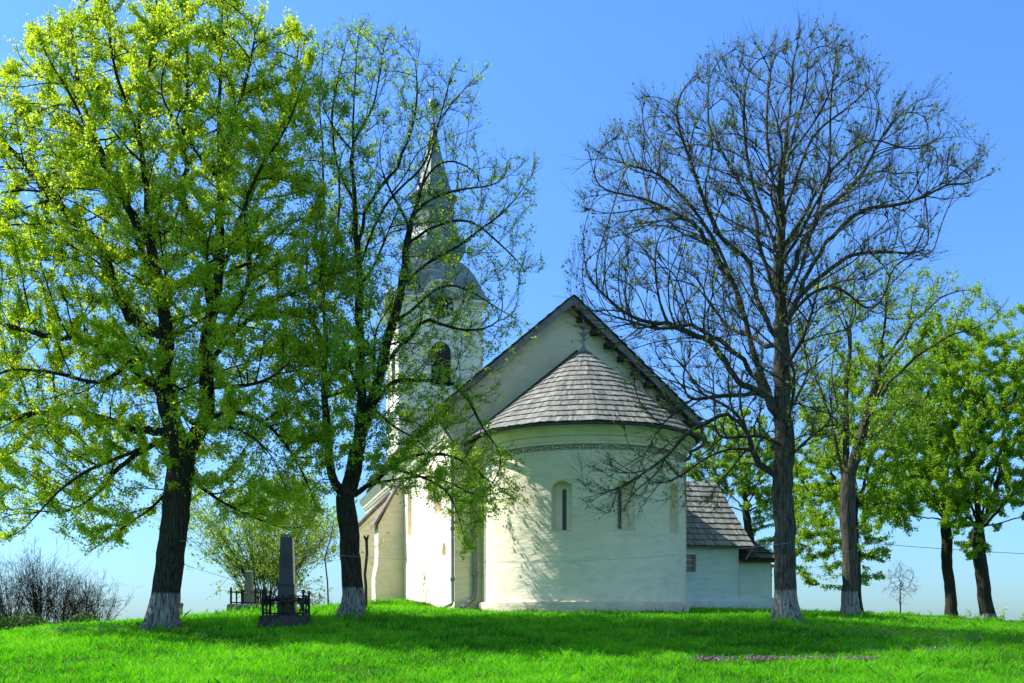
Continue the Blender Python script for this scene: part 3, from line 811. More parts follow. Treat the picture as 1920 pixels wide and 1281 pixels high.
# belfry windows with louvres (all four sides), clocks
for k in range(4):
    c, s_ = math.cos(k*math.pi/2), math.sin(k*math.pi/2)
    def T(u_, y_, z_): return (c*u_-s_*y_, s_*u_+c*y_, z_)
    ol = arch_outline(1.22, 2.7, 12)
    f = MB()
    zb = 16.35
    outer = [T(u_, -h-0.04, zb+v) for u_, v in ol]; inner = [T(u_*0.86, -h-0.04, zb+0.09+v*0.935) for u_, v in ol]
    back = [T(u_*0.86, -h-0.012, zb+0.09+v*0.935) for u_, v in ol]
    ob = [T(u_, -h+0.03, zb+v) for u_, v in ol]
    f.loft([ob, outer, inner, back], True, False)
    f.add(back, [tuple(range(len(back)))])
    for i in range(15):
        z = zb+0.2+i*0.145
        hw = 0.47 if z < zb+2.05 else math.sqrt(max(0.01, 0.5**2-(z-zb-2.05)**2))*0.92
        for (a0, a1) in ((-hw, -0.04), (0.04, hw)):
            v = [T(a0, -h-0.03, z), T(a1, -h-0.03, z), T(a1, -h-0.055, z-0.09), T(a0, -h-0.055, z-0.09)]
            f.add(v + [tuple(Vector(p)+Vector((0,0,0.02))) for p in v], [(0,1,2,3), (4,7,6,5), (0,4,5,1), (2,6,7,3), (1,5,6,2), (3,7,4,0)])
    f.box(*( (-0.04, 0.04, -h-0.06, -h-0.013) if k == 0 else (h+0.013, h+0.06, -0.04, 0.04) if k == 1 else (-0.04, 0.04, h+0.013, h+0.06) if k == 2 else (-h-0.06, -h-0.013, -0.04, 0.04)), zb+0.1, zb+2.5)
    v0 = [T(-0.6, -h-0.065, zb+0.92), T(0.6, -h-0.065, zb+0.92), T(0.6, -h-0.065, zb+1.0), T(-0.6, -h-0.065, zb+1.0)]
    f.add(v0 + [T(-0.6, -h-0.02, zb+0.92), T(0.6, -h-0.02, zb+0.92), T(0.6, -h-0.02, zb+1.0), T(-0.6, -h-0.02, zb+1.0)], [(0,1,2,3), (0,4,5,1), (2,6,7,3), (1,5,6,2), (3,7,4,0)])
    f.build('belfry_window', M['louvre'], TW, off=TOFF)
    if k not in (0, 3): continue
    zk = 21.28
    d = MB()
    ringa = [T(0.78*math.cos(2*math.pi*i/40), -h-0.05, zk+0.78*math.sin(2*math.pi*i/40)) for i in range(40)]
    ringb = [T(0.78*math.cos(2*math.pi*i/40), -h+0.02, zk+0.78*math.sin(2*math.pi*i/40)) for i in range(40)]
    d.loft([ringb, ringa])
    clk = d.build('clock', M['clock'], TW, off=TOFF)
    def stroke(p0, p1, w_, y_=-h-0.058):
        dx, dz = p1[0]-p0[0], p1[1]-p0[1]; ln = math.hypot(dx, dz); nx_, nz_ = -dz/ln*w_/2, dx/ln*w_/2
        q_ = [(p0[0]+nx_, p0[1]+nz_), (p0[0]-nx_, p0[1]-nz_), (p1[0]-nx_, p1[1]-nz_), (p1[0]+nx_, p1[1]+nz_)]
        nu.add([T(a_, y_, zk+b_) for a_, b_ in q_] + [T(a_, y_+0.006, zk+b_) for a_, b_ in q_], [(0,1,2,3), (4,5,6,7), (0,4,5,1), (1,5,6,2), (2,6,7,3), (3,7,4,0)])
    NUM = ['XII', 'I', 'II', 'III', 'IIII', 'V', 'VI', 'VII', 'VIII', 'IX', 'X', 'XI']
    for i, tx in enumerate(NUM):
        a = math.pi/2-2*math.pi*i/12
        rad = (math.cos(a), math.sin(a)); tan = (math.sin(a), -math.cos(a))
        gw = {'I': 0.05, 'V': 0.10, 'X': 0.10}
        nu = MB(); tot = sum(gw[ch] for ch in tx); cu = -tot/2
        r0, r1 = 0.48, 0.72
        for ch in tx:
            m_ = cu+gw[ch]/2; cu += gw[ch]
            def PP(t_, r_): return (rad[0]*r_+tan[0]*t_, rad[1]*r_+tan[1]*t_)
            if ch == 'I': stroke(PP(m_, r0), PP(m_, r1), 0.028)
            elif ch == 'V': stroke(PP(m_-0.035, r1), PP(m_, r0), 0.026); stroke(PP(m_+0.035, r1), PP(m_+0.004, r0), 0.014, -h-0.0585)
            else: stroke(PP(m_-0.035, r1), PP(m_+0.035, r0), 0.026); stroke(PP(m_+0.035, r1), PP(m_-0.035, r0), 0.014, -h-0.0585)
        nu.build('numeral', M['white'], clk, off=TOFF)
    nu = MB(); stroke((0.02, -0.12), (-0.1, 0.6), 0.035, -h-0.066); nu.build('clock_hand', M['white'], clk, off=TOFF)
    nu = MB(); stroke((-0.03, -0.1), (0.22, 0.3), 0.045, -h-0.074); nu.build('clock_hand', M['white'], clk, off=TOFF)

# north annex ----------------------------------------------------------
AY = 4.2
AX1 = loc(1385, 1100, t=AY)[0]
ez = loc(1380, 1023.5, t=AY-0.38)[2]
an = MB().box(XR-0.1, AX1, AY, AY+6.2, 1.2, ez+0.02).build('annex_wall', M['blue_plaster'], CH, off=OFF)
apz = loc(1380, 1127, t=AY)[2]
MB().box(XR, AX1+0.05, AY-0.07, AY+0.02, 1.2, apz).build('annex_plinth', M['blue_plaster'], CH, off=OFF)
oe = AY-0.38; ee = ez-0.02; yr = AY+3.1; xe = loc(1414, 1020, t=oe)[0]; xr = loc(1341, 904, t=yr)[0]; rz = loc(1341, 904, t=yr)[2]
rng = random.Random(8)
sb = MB()
def V(x, y, z): return Vector((x, y, z))
shingle_strip(sb, lambda s: V(XR+(xe-XR)*s, oe, ee), lambda s: V(XR+(xr-XR)*s, yr, rz), 12, 0.11, rng, 0.045, th=0.028)
shingle_strip(sb, lambda s: V(xe, oe+(2*yr-2*oe)*s, ee), lambda s: V(xr, yr, rz), 12, 0.11, rng, 0.045, th=0.028)
shingle_strip(sb, lambda s: V(XR+(xe-XR)*(1-s), 2*yr-oe, ee), lambda s: V(XR+(xr-XR)*(1-s), yr, rz), 12, 0.11, rng, 0.045, th=0.028)
sb.build('annex_roof', M['shingle'], CH, off=OFF)
ub = MB().add([V(XR, oe, ee-0.03), V(xe, oe, ee-0.03), V(xr, yr, rz-0.04), V(XR, yr, rz-0.04), V(xe, 2*yr-oe, ee-0.03), V(XR, 2*yr-oe, ee-0.03)], [(0,1,2,3), (1,4,2), (4,5,3,2), (0,5,4,1)])
ub.build('annex_roof_lining', M['beam'], CH, off=OFF)
gb = MB(); half_pipe(gb, [(XR, oe-0.07, ee-0.03), (xe+0.03, oe-0.07, ee-0.03)], 0.06)
gb.tube([(xe-0.1, oe-0.07, ee-0.08), (xe-0.35, oe+0.1, ee-0.55)], 0.045, 8)
gb.build('annex_gutter', M['pipe'], CH, True, off=OFF)
# lower porch beyond the annex
PY0 = AY+0.25
PX1 = loc(1446, 1100, t=PY0)[0]; pe = loc(1446, 1049, t=PY0)[2]
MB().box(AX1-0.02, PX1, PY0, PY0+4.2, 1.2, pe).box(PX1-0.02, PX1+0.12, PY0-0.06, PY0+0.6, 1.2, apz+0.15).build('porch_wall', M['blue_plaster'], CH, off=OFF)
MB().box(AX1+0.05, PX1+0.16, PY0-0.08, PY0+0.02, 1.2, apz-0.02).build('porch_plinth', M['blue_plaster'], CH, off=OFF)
sb = MB(); pxe = PX1+0.45; pye = PY0-0.4; pyr = PY0+2.1; pzr = pe+1.75; pxr = PX1-1.4
shingle_strip(sb, lambda s: V(AX1+(pxe-AX1)*s, pye, pe), lambda s: V(AX1+(pxr-AX1)*s, pyr, pzr), 7, 0.15, rng, 0.05, th=0.03)
shingle_strip(sb, lambda s: V(pxe, pye+(2*pyr-2*pye)*s, pe), lambda s: V(pxr, pyr, pzr), 7, 0.15, rng, 0.05, th=0.03)
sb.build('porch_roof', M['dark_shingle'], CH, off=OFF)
MB().add([V(AX1, pye, pe-0.03), V(pxe, pye, pe-0.03), V(pxr, pyr, pzr-0.04), V(AX1, pyr, pzr-0.04), V(pxe, 2*pyr-pye, pe-0.03), V(AX1, 2*pyr-pye, pe-0.03)], [(0,1,2,3), (1,4,2), (4,5,3,2), (0,5,4,1)]).build('porch_roof_lining', M['beam'], CH, off=OFF)
MB().box(AX1+0.02, pxe-0.05, pye-0.02, pye+0.05, pe-0.16, pe-0.04).build('eaves_beam', M['beam'], CH, off=OFF)
MB().box(AX1+0.02, AX1+0.09, PY0-0.10, PY0-0.03, apz, pe-0.1).build('downpipe', M['gutter'], CH, off=OFF)
db = MB()
for i in range(3): db.box(PX1+0.16+i*0.13, PX1+0.28+i*0.13, PY0+0.9, PY0+0.95, apz-0.3, pe-0.3)
db.box(PX1+0.16, PX1+0.54, PY0+0.86, PY0+0.897, apz+0.1, apz+0.2).box(PX1+0.16, PX1+0.54, PY0+0.86, PY0+0.897, pe-0.7, pe-0.6)
db.build('plank_door', M['brown_wood'], CH, off=OFF)
# annex window with bars
a = loc(1284, 1072, t=AY); b = loc(1304, 1040, t=AY)
wx0, wx1, wz0, wz1 = a[0]-0.25, b[0], a[2], b[2]
wf = MB().box(wx1-0.13, wx1, AY-0.05, AY+0.05, wz0, wz1).box(wx0, wx0+0.08, AY-0.05, AY+0.05, wz0, wz1).box(wx0+0.08, wx1-0.13, AY-0.05, AY+0.05, wz1-0.05, wz1).box(wx0+0.08, wx1-0.13, AY-0.05, AY+0.05, wz0, wz0+0.04)
win = wf.build('window', M['wood_frame'], CH, off=OFF)
MB().box(wx0+0.08, wx1-0.13, AY-0.006, AY+0.04, wz0+0.04, wz1-0.05).build('glass_pane', M['glass'], win, off=OFF)
wb_ = MB()
for i in range(2): wb_.box(wx0+0.08, wx1-0.13, AY-0.045, AY-0.03, wz0+0.25+i*0.24, wz0+0.275+i*0.24)
wb_.box(wx0+0.28, wx0+0.3, AY-0.03, AY-0.012, wz0+0.04, wz1-0.05)
wb_.build('window_bars', M['white'], win, off=OFF)

# ------------------------------------------------------------------ trees
def poly_dist(P, poly):
    """signed inside mask and distance to the outline, pixels"""
    poly = np.array(poly, float); n = len(poly)
    inside = np.zeros(len(P), bool); dist = np.full(len(P), 1e9)
    for i in range(n):
        a, b = poly[i], poly[(i+1) % n]
        cond = ((a[1] > P[:, 1]) != (b[1] > P[:, 1]))
        with np.errstate(divide='ignore', invalid='ignore'):
            xi = (b[0]-a[0])*(P[:, 1]-a[1])/(b[1]-a[1]+1e-12)+a[0]
        inside ^= cond & (P[:, 0] < xi)
        ab = b-a; t = np.clip(((P-a) @ ab)/(ab @ ab), 0, 1)
        dist = np.minimum(dist, np.linalg.norm(P-a-t[:, None]*ab, axis=1))
    return inside, dist

def crown_points(rs, poly, Y0, n, depth, shell=0.0):
    """points filling a crown volume of real depth"""
    lo = np.min(poly, 0); hi = np.max(poly, 0); out = []
    tot = 0
    while tot < n:
        P = rs.uniform(lo, hi, (n*2, 2))
        ins, d = poly_dist(P, poly)
        P, d = P[ins], d[ins]
        dm = d/F*Y0
        half = np.minimum(depth, np.sqrt(np.maximum(dm, 0))*1.55*math.sqrt(depth/2.4)+0.25)
        keep = rs.uniform(0, 1, len(P)) < np.clip(half/depth, 0.25, 1)
        P, half = P[keep], half[keep]
        u = rs.uniform(-1, 1, len(P))
        y = Y0+u*half
        if shell:
            dmx = max(0.5, dm.max()*0.45); e_ = np.maximum(np.abs(u), 1-np.minimum(dm[keep]/dmx, 1))
            k2 = rs.uniform(0, 1, len(P)) < (1-shell)+shell*e_**2
            P, y = P[k2], y[k2]
        X = np.stack([(P[:, 0]-CX)/F*y, y, EYE+(YH-P[:, 1])/F*y], 1)
        out.append(X); tot += len(X)
    return np.concatenate(out)[:n]

def resample(pts, step):
    pts = np.array(pts, float)
    d = np.linalg.norm(np.diff(pts, axis=0), axis=1); s = np.concatenate([[0], np.cumsum(d)])
    # smooth interpolation (Catmull-Rom) before resampling
    k = max(2, int(s[-1]/step)+1)
    t = np.linspace(0, s[-1], k)
    out = np.zeros((k, 3))
    idx = np.clip(np.searchsorted(s, t, side='right')-1, 0, len(pts)-2)
    for m_, (i, tt) in enumerate(zip(idx, t)):
        u = (tt-s[i])/max(1e-9, s[i+1]-s[i])
        p0 = pts[max(i-1, 0)]; p1 = pts[i]; p2 = pts[i+1]; p3 = pts[min(i+2, len(pts)-1)]
        out[m_] = 0.5*((2*p1)+(-p0+p2)*u+(2*p0-5*p1+4*p2-p3)*u*u+(-p0+3*p1-3*p2+p3)*u**3)
    return out

def grow(rs, stems, limbs, att, step, di, dk, bias=(0, 0, 0.12), iters=160, jit=0.25, focus=None, fw=0.3, keepdir=0.5):
    pos = []; par = []
    def add_path(pts, attach, wob=0.0):
        q_ = resample(pts, step)
        if wob:
            w_ = np.cumsum(rs.randn(len(q_), 3)*wob, axis=0); w_ -= np.linspace(0, 1, len(q_))[:, None]*w_[-1]*0.5
            w_[0] = 0; q_ = q_+w_
        if attach:
            P = np.array(pos); j = int(np.argmin(((P-q_[0])**2).sum(1)))
            q_ = q_+(P[j]-q_[0])*np.linspace(1, 0, len(q_))[:, None]**2
            prev = j; q_ = q_[1:]
        else: prev = -1
        for p in q_:
            pos.append(p); par.append(prev); prev = len(pos)-1
    for k, s_ in enumerate(stems): add_path(s_, k > 0, 0.02)
    for l_ in limbs: add_path(l_, True, 0.035)
    n = len(pos); cap = 60000
    P = np.zeros((cap, 3)); P[:n] = pos
    PA = np.full(cap, -1, int); PA[:n] = par
    att = att.copy()
    near = np.zeros(len(att), int); nd = np.full(len(att), 1e9)
    def upd(lo, hi):
        for c0 in range(lo, hi, 400):
            Q = P[c0:min(c0+400, hi)]
            d2 = ((att[:, None, :]-Q[None])**2).sum(-1)
            j = d2.argmin(1); dd = d2[np.arange(len(att)), j]
            m_ = dd < nd
            nd[m_] = dd[m_]; near[m_] = j[m_]+c0
    upd(0, n)
    last = {}
    bias = np.array(bias)
    for it in range(iters):
        alive = nd > dk*dk
        att, near, nd = att[alive], near[alive], nd[alive]
        if len(att) == 0: break
        act = nd < di*di
        if not act.any():
            di *= 1.3; continue
        idx = near[act]; v = att[act]-P[idx]; v /= np.linalg.norm(v, axis=1)[:, None]
        un, inv = np.unique(idx, return_inverse=True)
        sm = np.zeros((len(un), 3)); np.add.at(sm, inv, v)
        ln = np.linalg.norm(sm, axis=1); sm /= np.maximum(ln, 1e-6)[:, None]
        # keep some of the direction the parent already had
        pp = PA[un]; pd = P[un]-P[np.maximum(pp, 0)]; pl_ = np.linalg.norm(pd, axis=1); pd = pd/np.maximum(pl_, 1e-6)[:, None]
        sm = sm+pd*keepdir+bias+rs.randn(len(un), 3)*jit
        if focus is not None:
            fd = P[un]-focus; fd /= np.maximum(np.linalg.norm(fd, axis=1), 1e-6)[:, None]
            sm = sm+fd*fw
        sm /= np.linalg.norm(sm, axis=1)[:, None]
        newp = P[un]+sm*step
        m0 = n
        kill = []
        for a_, q_ in zip(un, newp):
            c_ = last.get(a_, 0)
            if c_ >= 5: kill.append(a_); continue
            last[a_] = c_+1
            P[n] = q_; PA[n] = a_; n += 1
            if n >= cap-2: break
        if kill:
            m_ = ~np.isin(near, kill)
            att, near, nd = att[m_], near[m_], nd[m_]
        if n >= cap-2: break
        if n > m0: upd(m0, n)
    return P[:n].copy(), PA[:n].copy()

def tube_mesh(chains, sides_of):
    vs_, fs = [], []; base = 0
    ca = {k: np.stack([np.cos(2*np.pi*np.arange(k)/k), np.sin(2*np.pi*np.arange(k)/k)], 1) for k in (3, 4, 5, 6, 8, 12, 16)}
    for pts, rad in chains:
        k = sides_of(rad[0]); m = len(pts)
        if m < 2: continue
        d = np.empty_like(pts); d[1:-1] = pts[2:]-pts[:-2]; d[0] = pts[1]-pts[0]; d[-1] = pts[-1]-pts[-2]
        d /= np.maximum(np.linalg.norm(d, axis=1), 1e-9)[:, None]
        ref = np.array([0.0, 1.0, 0.0]) if abs(d[:, 1]).mean() < 0.8 else np.array([1.0, 0, 0])
        u = np.cross(d, ref); u /= np.maximum(np.linalg.norm(u, axis=1), 1e-6)[:, None]
        w = np.cross(d, u); c = ca[k]
        v = pts[:, None, :]+(u[:, None, :]*c[None, :, 0:1]+w[:, None, :]*c[None, :, 1:2])*rad[:, None, None]
        vs_.append(v.reshape(-1, 3))
        i = np.arange(k); j = (i+1) % k
        r0 = (base+np.arange(m-1)*k)[:, None]
        fs.append(np.stack([r0+i, r0+j, r0+k+j, r0+k+i], -1).reshape(-1, 4))
        base += m*k
    return np.concatenate(vs_), np.concatenate(fs)

def leaf_mesh(name, rs, pos, size, droop=0.25, rnd=1.0, upn=0.6, var=None, asp=0.42):
    n = len(pos)
    ax = rs.randn(n, 3); ax[:, 2] -= droop*1.5; ax /= np.linalg.norm(ax, axis=1)[:, None]
    nr = rs.randn(n, 3)*rnd; nr[:, 2] += upn
    nr -= ax*(nr*ax).sum(1)[:, None]; nr /= np.maximum(np.linalg.norm(nr, axis=1), 1e-6)[:, None]
    sd_ = np.cross(ax, nr)
    s_ = (size*np.clip(np.exp(rs.randn(n)*0.32), 0.45, 1.8))[:, None]
    fold = nr*s_*0.12
    v = np.stack([pos, pos+ax*s_*0.42+sd_*s_*asp+fold, pos+ax*s_, pos+ax*s_*0.42-sd_*s_*asp+fold], 1).reshape(-1, 3)
    f = np.arange(4*n, dtype=np.int32)
    me = fast_mesh(name, v, f, np.full(n, 4))
    face_attr(me, 'var', rs.uniform(0, 1, n) if var is None else var)
    return me

def tree(name, label, cat, group, base, stems, limbs, att, rtrunk, bark, leafm, seed, nleaf, lsize, step=0.22, di=2.2, dk=0.34, twigs=2.0, twlen=(0.2, 0.5),
         tip=0.0045, bias=(0, 0, 0.12), leafden=None, droop=0.25, flare=1.35, jit=0.25, tw_up=0.25, spread=0.10, rough_trunk=True, focus_z=4.5, fw=0.3, keepdir=0.5, tip_tw=0.72, clus=4):
    rs = np.random.RandomState(seed)
    base = Vector(base)
    focus = np.array([base.x, base.y, base.z+focus_z])
    P, PA = grow(rs, stems, limbs, att, step, di, dk, bias, jit=jit, focus=focus, fw=fw, keepdir=keepdir)
    n = len(P)
    ch = [[] for _ in range(n)]
    for i in range(n):
        if PA[i] >= 0: ch[PA[i]].append(i)
    order = [0]; 
    for i in order: order += ch[i]
    tips = np.zeros(n)
    for i in reversed(order):
        tips[i] = 1 if not ch[i] else sum(tips[c] for c in ch[i])
    ex = math.log(max(20, tips[0]))/math.log(rtrunk/tip)
    rad = tip*tips**(1/ex)
    # gentle smoothing of thin branches
    for _ in range(5):
        Q = P.copy()
        for i in order:
            if PA[i] >= 0 and ch[i] and tips[i] < tips[0]*0.03:
                b_ = max(ch[i], key=lambda c: tips[c])
                Q[i] = P[i]*0.5+(P[PA[i]]+P[b_])*0.25
        P = Q
    # chains
    chains = []; thick = []
    heads = [(0, None)]
    while heads:
        i, p = heads.pop()
        idx = [i] if p is None else [p, i]
        while ch[i]:
            b_ = max(ch[i], key=lambda c: tips[c])
            for c in ch[i]:
                if c != b_: heads.append((c, i))
            i = b_; idx.append(i)
        pts = P[idx].copy(); r_ = rad[idx].copy()
        if p is not None: r_[0] = min(r_[0], r_[1]*1.35)
        if len(r_) > 2:
            r_ = np.minimum.accumulate(r_)
            k_ = min(len(r_), 4)
            r2 = np.convolve(np.pad(r_, 2, mode='edge'), np.ones(5)/5, 'valid'); r2[0] = r_[0]; r_ = r2
        if p is None:
            hgt = pts[:, 2]-base.z
            r_ = r_*(1+(flare-1)*np.exp(-np.maximum(hgt, 0)/0.45))
        (thick if r_[0] > min(0.035, rtrunk*0.4) else chains).append((pts, r_))
    # twigs on thin wood
    thin = np.where((tips <= 4) & (PA >= 0))[0]
    m = int(len(thin)*twigs)
    src = rs.choice(thin, m)
    d = P[src]-P[PA[src]]; d /= np.maximum(np.linalg.norm(d, axis=1), 1e-6)[:, None]
    fo = P[src]-focus; fo /= np.maximum(np.linalg.norm(fo, axis=1), 1e-6)[:, None]
    t1 = d*0.8+fo*0.5+rs.randn(m, 3)*0.34+np.array([0, 0, tw_up]); t1 /= np.linalg.norm(t1, axis=1)[:, None]
    ln = rs.uniform(twlen[0], twlen[1], m)[:, None]
    p0 = P[src]-d*rs.uniform(0, step, m)[:, None]; p1 = p0+t1*ln*0.5
    t2 = t1+rs.randn(m, 3)*0.28+np.array([0, 0, tw_up*0.5]); t2 /= np.linalg.norm(t2, axis=1)[:, None]
    p2 = p1+t2*ln*0.5
    tr = tip*tip_tw
    for k in range(m):
        chains.append((np.stack([p0[k], p1[k], p2[k]]), np.array([tr, tr*0.85, tr*0.5])))
    root = empty(name, base)
    tag(root, label, cat, group)
    b3 = np.array(base)
    v, f = tube_mesh(thick, lambda r: 16 if r > 0.18 else 10 if False else 8 if r > 0.08 else 6)
    if rough_trunk:
        hz = v[:, 2]-b3[2]
        v = v+rs.randn(*v.shape)*0.004
        rx_, ry_ = v[:, 0]-b3[0], v[:, 1]-b3[1]
        low = (hz < 1.3) & (np.hypot(rx_, ry_) < rtrunk*3)
        an = np.arctan2(ry_, rx_)
        k_ = 1+low*np.exp(-np.maximum(hz, 0)/0.28)*(0.16+0.20*np.cos(3*an+seed)+0.14*np.cos(5*an+2.3*seed))
        v[:, 0] = b3[0]+rx_*k_; v[:, 1] = b3[1]+ry_*k_
    link('trunk', fast_mesh('trunk', v-b3, f.ravel(), np.full(len(f), 4), True), bark, root)
    if chains:
        v, f = tube_mesh(chains, lambda r: 5 if r > 0.02 else 3)
        link('branches', fast_mesh('branches', v-b3, f.ravel(), np.full(len(f), 4), True), bark, root)
    if nleaf:
        nc = nleaf*4//clus
        k = rs.randint(0, m, nc)
        t = rs.uniform(0.15, 1, (nc, 1))
        q_ = np.where(t < 0.5, p0[k]+(p1[k]-p0[k])*t*2, p1[k]+(p2[k]-p1[k])*(t-0.5)*2)
        cl3 = np.sin(q_[:, 0]*2.3+seed)*np.sin(q_[:, 1]*2.1+1.3*seed)+np.sin(q_[:, 2]*2.7+q_[:, 0])*0.8
        q_ = q_[rs.uniform(0, 1, len(q_)) < np.clip(0.66+0.42*cl3, 0.15, 1)]
        if leafden is not None:
            px_ = CX+q_[:, 0]/q_[:, 1]*F; py_ = YH-(q_[:, 2]-EYE)/q_[:, 1]*F
            keep = rs.uniform(0, 1, len(q_)) < leafden(px_, py_)
            q_ = q_[keep]
        q_ = np.repeat(q_, clus, 0)[:nleaf]
        q_ = q_+rs.randn(*q_.shape)*spread*0.5
        # clumps share a tone
        cl = np.sin(q_[:, 0]*2.1+seed)*np.cos(q_[:, 2]*1.7)*np.sin(q_[:, 1]*1.9+1)
        var = np.clip(0.5+0.2*cl+np.repeat(rs.randn(len(q_)//clus+1)*0.15, clus)[:len(q_)]+rs.randn(len(q_))*0.17, 0, 1)
        me = leaf_mesh('crown', rs, q_-b3, lsize, droop, 1.0, 0.6, var)
        link('crown', me, leafm, root)
    return root

def P3(pts, Y, dy=0.0, curve=1.0):
    """photo polyline at depth Y; dy metres of depth gained along it"""
    n = len(pts); out = []
    for i, p in enumerate(pts):
        t = (i/(n-1))**curve
        yy = Y+dy*t
        q_ = at(p[0], p[1], yy)
        out.append(tuple(q_))
    return out

def side_limbs(rs, stem, ts, length, up, Y0, toward=(1, -1)):
    """limbs that leave a stem towards and away from the viewer"""
    stem = np.array(stem); out = []
    for k, t in enumerate(ts):
        i = int(t*(len(stem)-1)); p = stem[i]+(stem[min(i+1, len(stem)-1)]-stem[i])*((t*(len(stem)-1)) % 1)
        a = (math.pi/2 if toward[k % len(toward)] < 0 else -math.pi/2)+rs.uniform(-0.75, 0.75)
        L_ = length*rs.uniform(0.75, 1.1)*(1-0.35*t)
        d = np.array([math.cos(a), math.sin(a), 0])
        out.append([p, p+d*L_*0.3+np.array([0, 0, up*0.22*L_]), p+d*L_*0.65+np.array([0, 0, up*0.55*L_]), p+d*L_+np.array([0, 0, up*1.0*L_])])
    return out

M['bark1'] = bark_mat('linden_bark_dark', 0.95)
M['bark2'] = bark_mat('linden_bark', 0.85)
M['bark3'] = bark_mat('linden_bark_grey', 0.88, (0.036, 0.033, 0.027), (0.17, 0.155, 0.125))
M['bark'] = bark_mat('plain_bark', 0, (0.022, 0.02, 0.016), (0.085, 0.075, 0.06))
M['bark_far'] = bark_mat('pale_bark', 0, (0.09, 0.085, 0.08), (0.17, 0.16, 0.145))
M['leaf1'] = leaf_mat('young_linden_leaf', [(0.0, (0.28, 0.45, 0.010)), (0.5, (0.44, 0.62, 0.025)), (1.0, (0.62, 0.75, 0.12))], 0.68, (1.3, 1.18, 0.5))
M['leaf2'] = leaf_mat('opening_linden_leaf', [(0.0, (0.17, 0.33, 0.012)), (0.5, (0.31, 0.49, 0.03)), (1.0, (0.48, 0.62, 0.09))], 0.55, (1.05, 1.1, 0.55))
M['bud'] = leaf_mat('linden_bud', [(0.0, (0.10, 0.15, 0.02)), (0.5, (0.20, 0.28, 0.06)), (1.0, (0.34, 0.42, 0.14))], 0.35)
M['leaf_green'] = leaf_mat('maple_leaf', [(0.0, (0.17, 0.32, 0.010)), (0.5, (0.30, 0.47, 0.02)), (1.0, (0.46, 0.60, 0.06))], 0.58, (1.0, 1.1, 0.5))
M['leaf_pale'] = leaf_mat('pale_leaf', [(0.0, (0.24, 0.38, 0.04)), (0.5, (0.38, 0.54, 0.08)), (1.0, (0.52, 0.66, 0.17))], 0.5)

LIN = 'linden trees around the church'
# --- left linden
Y1 = 28.0
rs = np.random.RandomState(101)
st1 = P3([(300,1182), (308,1120), (320,1050), (331,980), (340,905), (346,860)], Y1)
stem_l = P3([(346,860), (326,794), (309,740), (308,677), (308,606), (300,561), (286,449), (275,330), (263,210), (283,110), (293,0), (298,-40)], Y1, -0.6)
stem_r = P3([(346,860), (372,815), (385,785), (385,686), (389,628), (402,539), (409,485), (408,300), (407,217), (413,133), (417,33), (420,-20)], Y1, 0.7)
lim1 = [P3(l_, Y1, dy) for l_, dy in (
    ([(326,815), (264,807), (206,789), (134,774), (45,776), (-50,800)], 0.8),
    ([(312,735), (215,664), (148,637), (54,619), (-50,590)], -1.0),
    ([(310,690), (259,660), (188,713), (112,695), (0,690), (-80,720)], -2.2),
    ([(305,640), (250,601), (224,539), (180,454), (110,370), (30,280), (-40,210)], 1.0),
    ([(298,560), (262,470), (235,370), (190,300), (120,170), (80,90)], -1.5),
    ([(285,450), (222,340), (170,220), (140,110), (130,30)], 1.6),
    ([(270,290), (230,180), (200,80), (190,0)], -0.5),
    ([(386,690), (447,606), (501,566), (559,539), (640,500)], 0.5),
    ([(392,640), (425,600), (470,512), (467,350), (533,240), (575,120)], -1.3),
    ([(405,520), (450,400), (510,260), (540,140), (548,70)], 1.8),
    ([(408,300), (450,190), (480,90), (490,40)], -0.6),
    ([(385,735), (452,731), (540,705), (625,720)], -1.5),
    ([(380,790), (425,767), (505,811), (550,874), (595,960)], 0.6),
    ([(375,800), (450,800), (520,860), (560,950)], -2.0),
    ([(322,820), (250,850), (170,880), (90,930), (15,1000)], -1.6),
    ([(320,830), (240,880), (180,940), (120,960)], 1.8),
    ([(335,905), (300,950), (240,985), (180,1030)], 0.9),
    ([(345,890), (400,930), (460,960), (540,985)], 1.4),
    ([(408,480), (350,380), (340,250), (345,120), (350,20)], 0.8))]
sl_ = side_limbs(rs, stem_l, [0.1, 0.18, 0.26, 0.34, 0.45, 0.55, 0.66], 2.6, 0.55, Y1) + side_limbs(rs, stem_r, [0.12, 0.2, 0.3, 0.4, 0.5, 0.62, 0.72], 2.6, 0.55, Y1, (-1, 1))
poly1 = [(330,-70), (200,-40), (110,35), (40,75), (-60,150), (-130,400), (-130,700), (-80,960), (10,1010), (60,960), (120,985), (190,1040), (260,1010), (300,950), (380,960), (470,1000), (560,985), (605,930), (600,780), (640,660), (640,480), (605,330), (605,200), (590,85), (545,40), (500,55), (460,5), (420,-40), (380,-60)]
att1 = crown_points(rs, poly1, Y1+0.7, 7000, 2.9)
def den1(px_, py_): return np.clip(0.80+0.15*np.sin(px_*0.02+1)*np.sin(py_*0.017)-0.0*py_, 0.3, 1)
tree('linden_tree', 'big fully leafed yellow-green linden with a leaning whitewashed trunk at left', 'tree', LIN, foot(300, 1177, Y1), [st1, stem_l, stem_r], lim1+sl_, att1, 0.37,
     M['bark1'], M['leaf1'], 7, 470000, 0.056, twigs=2.6, leafden=den1, di=2.0, dk=0.31, tip=0.0085, tip_tw=0.5, fw=0.45, keepdir=0.7, jit=0.18)

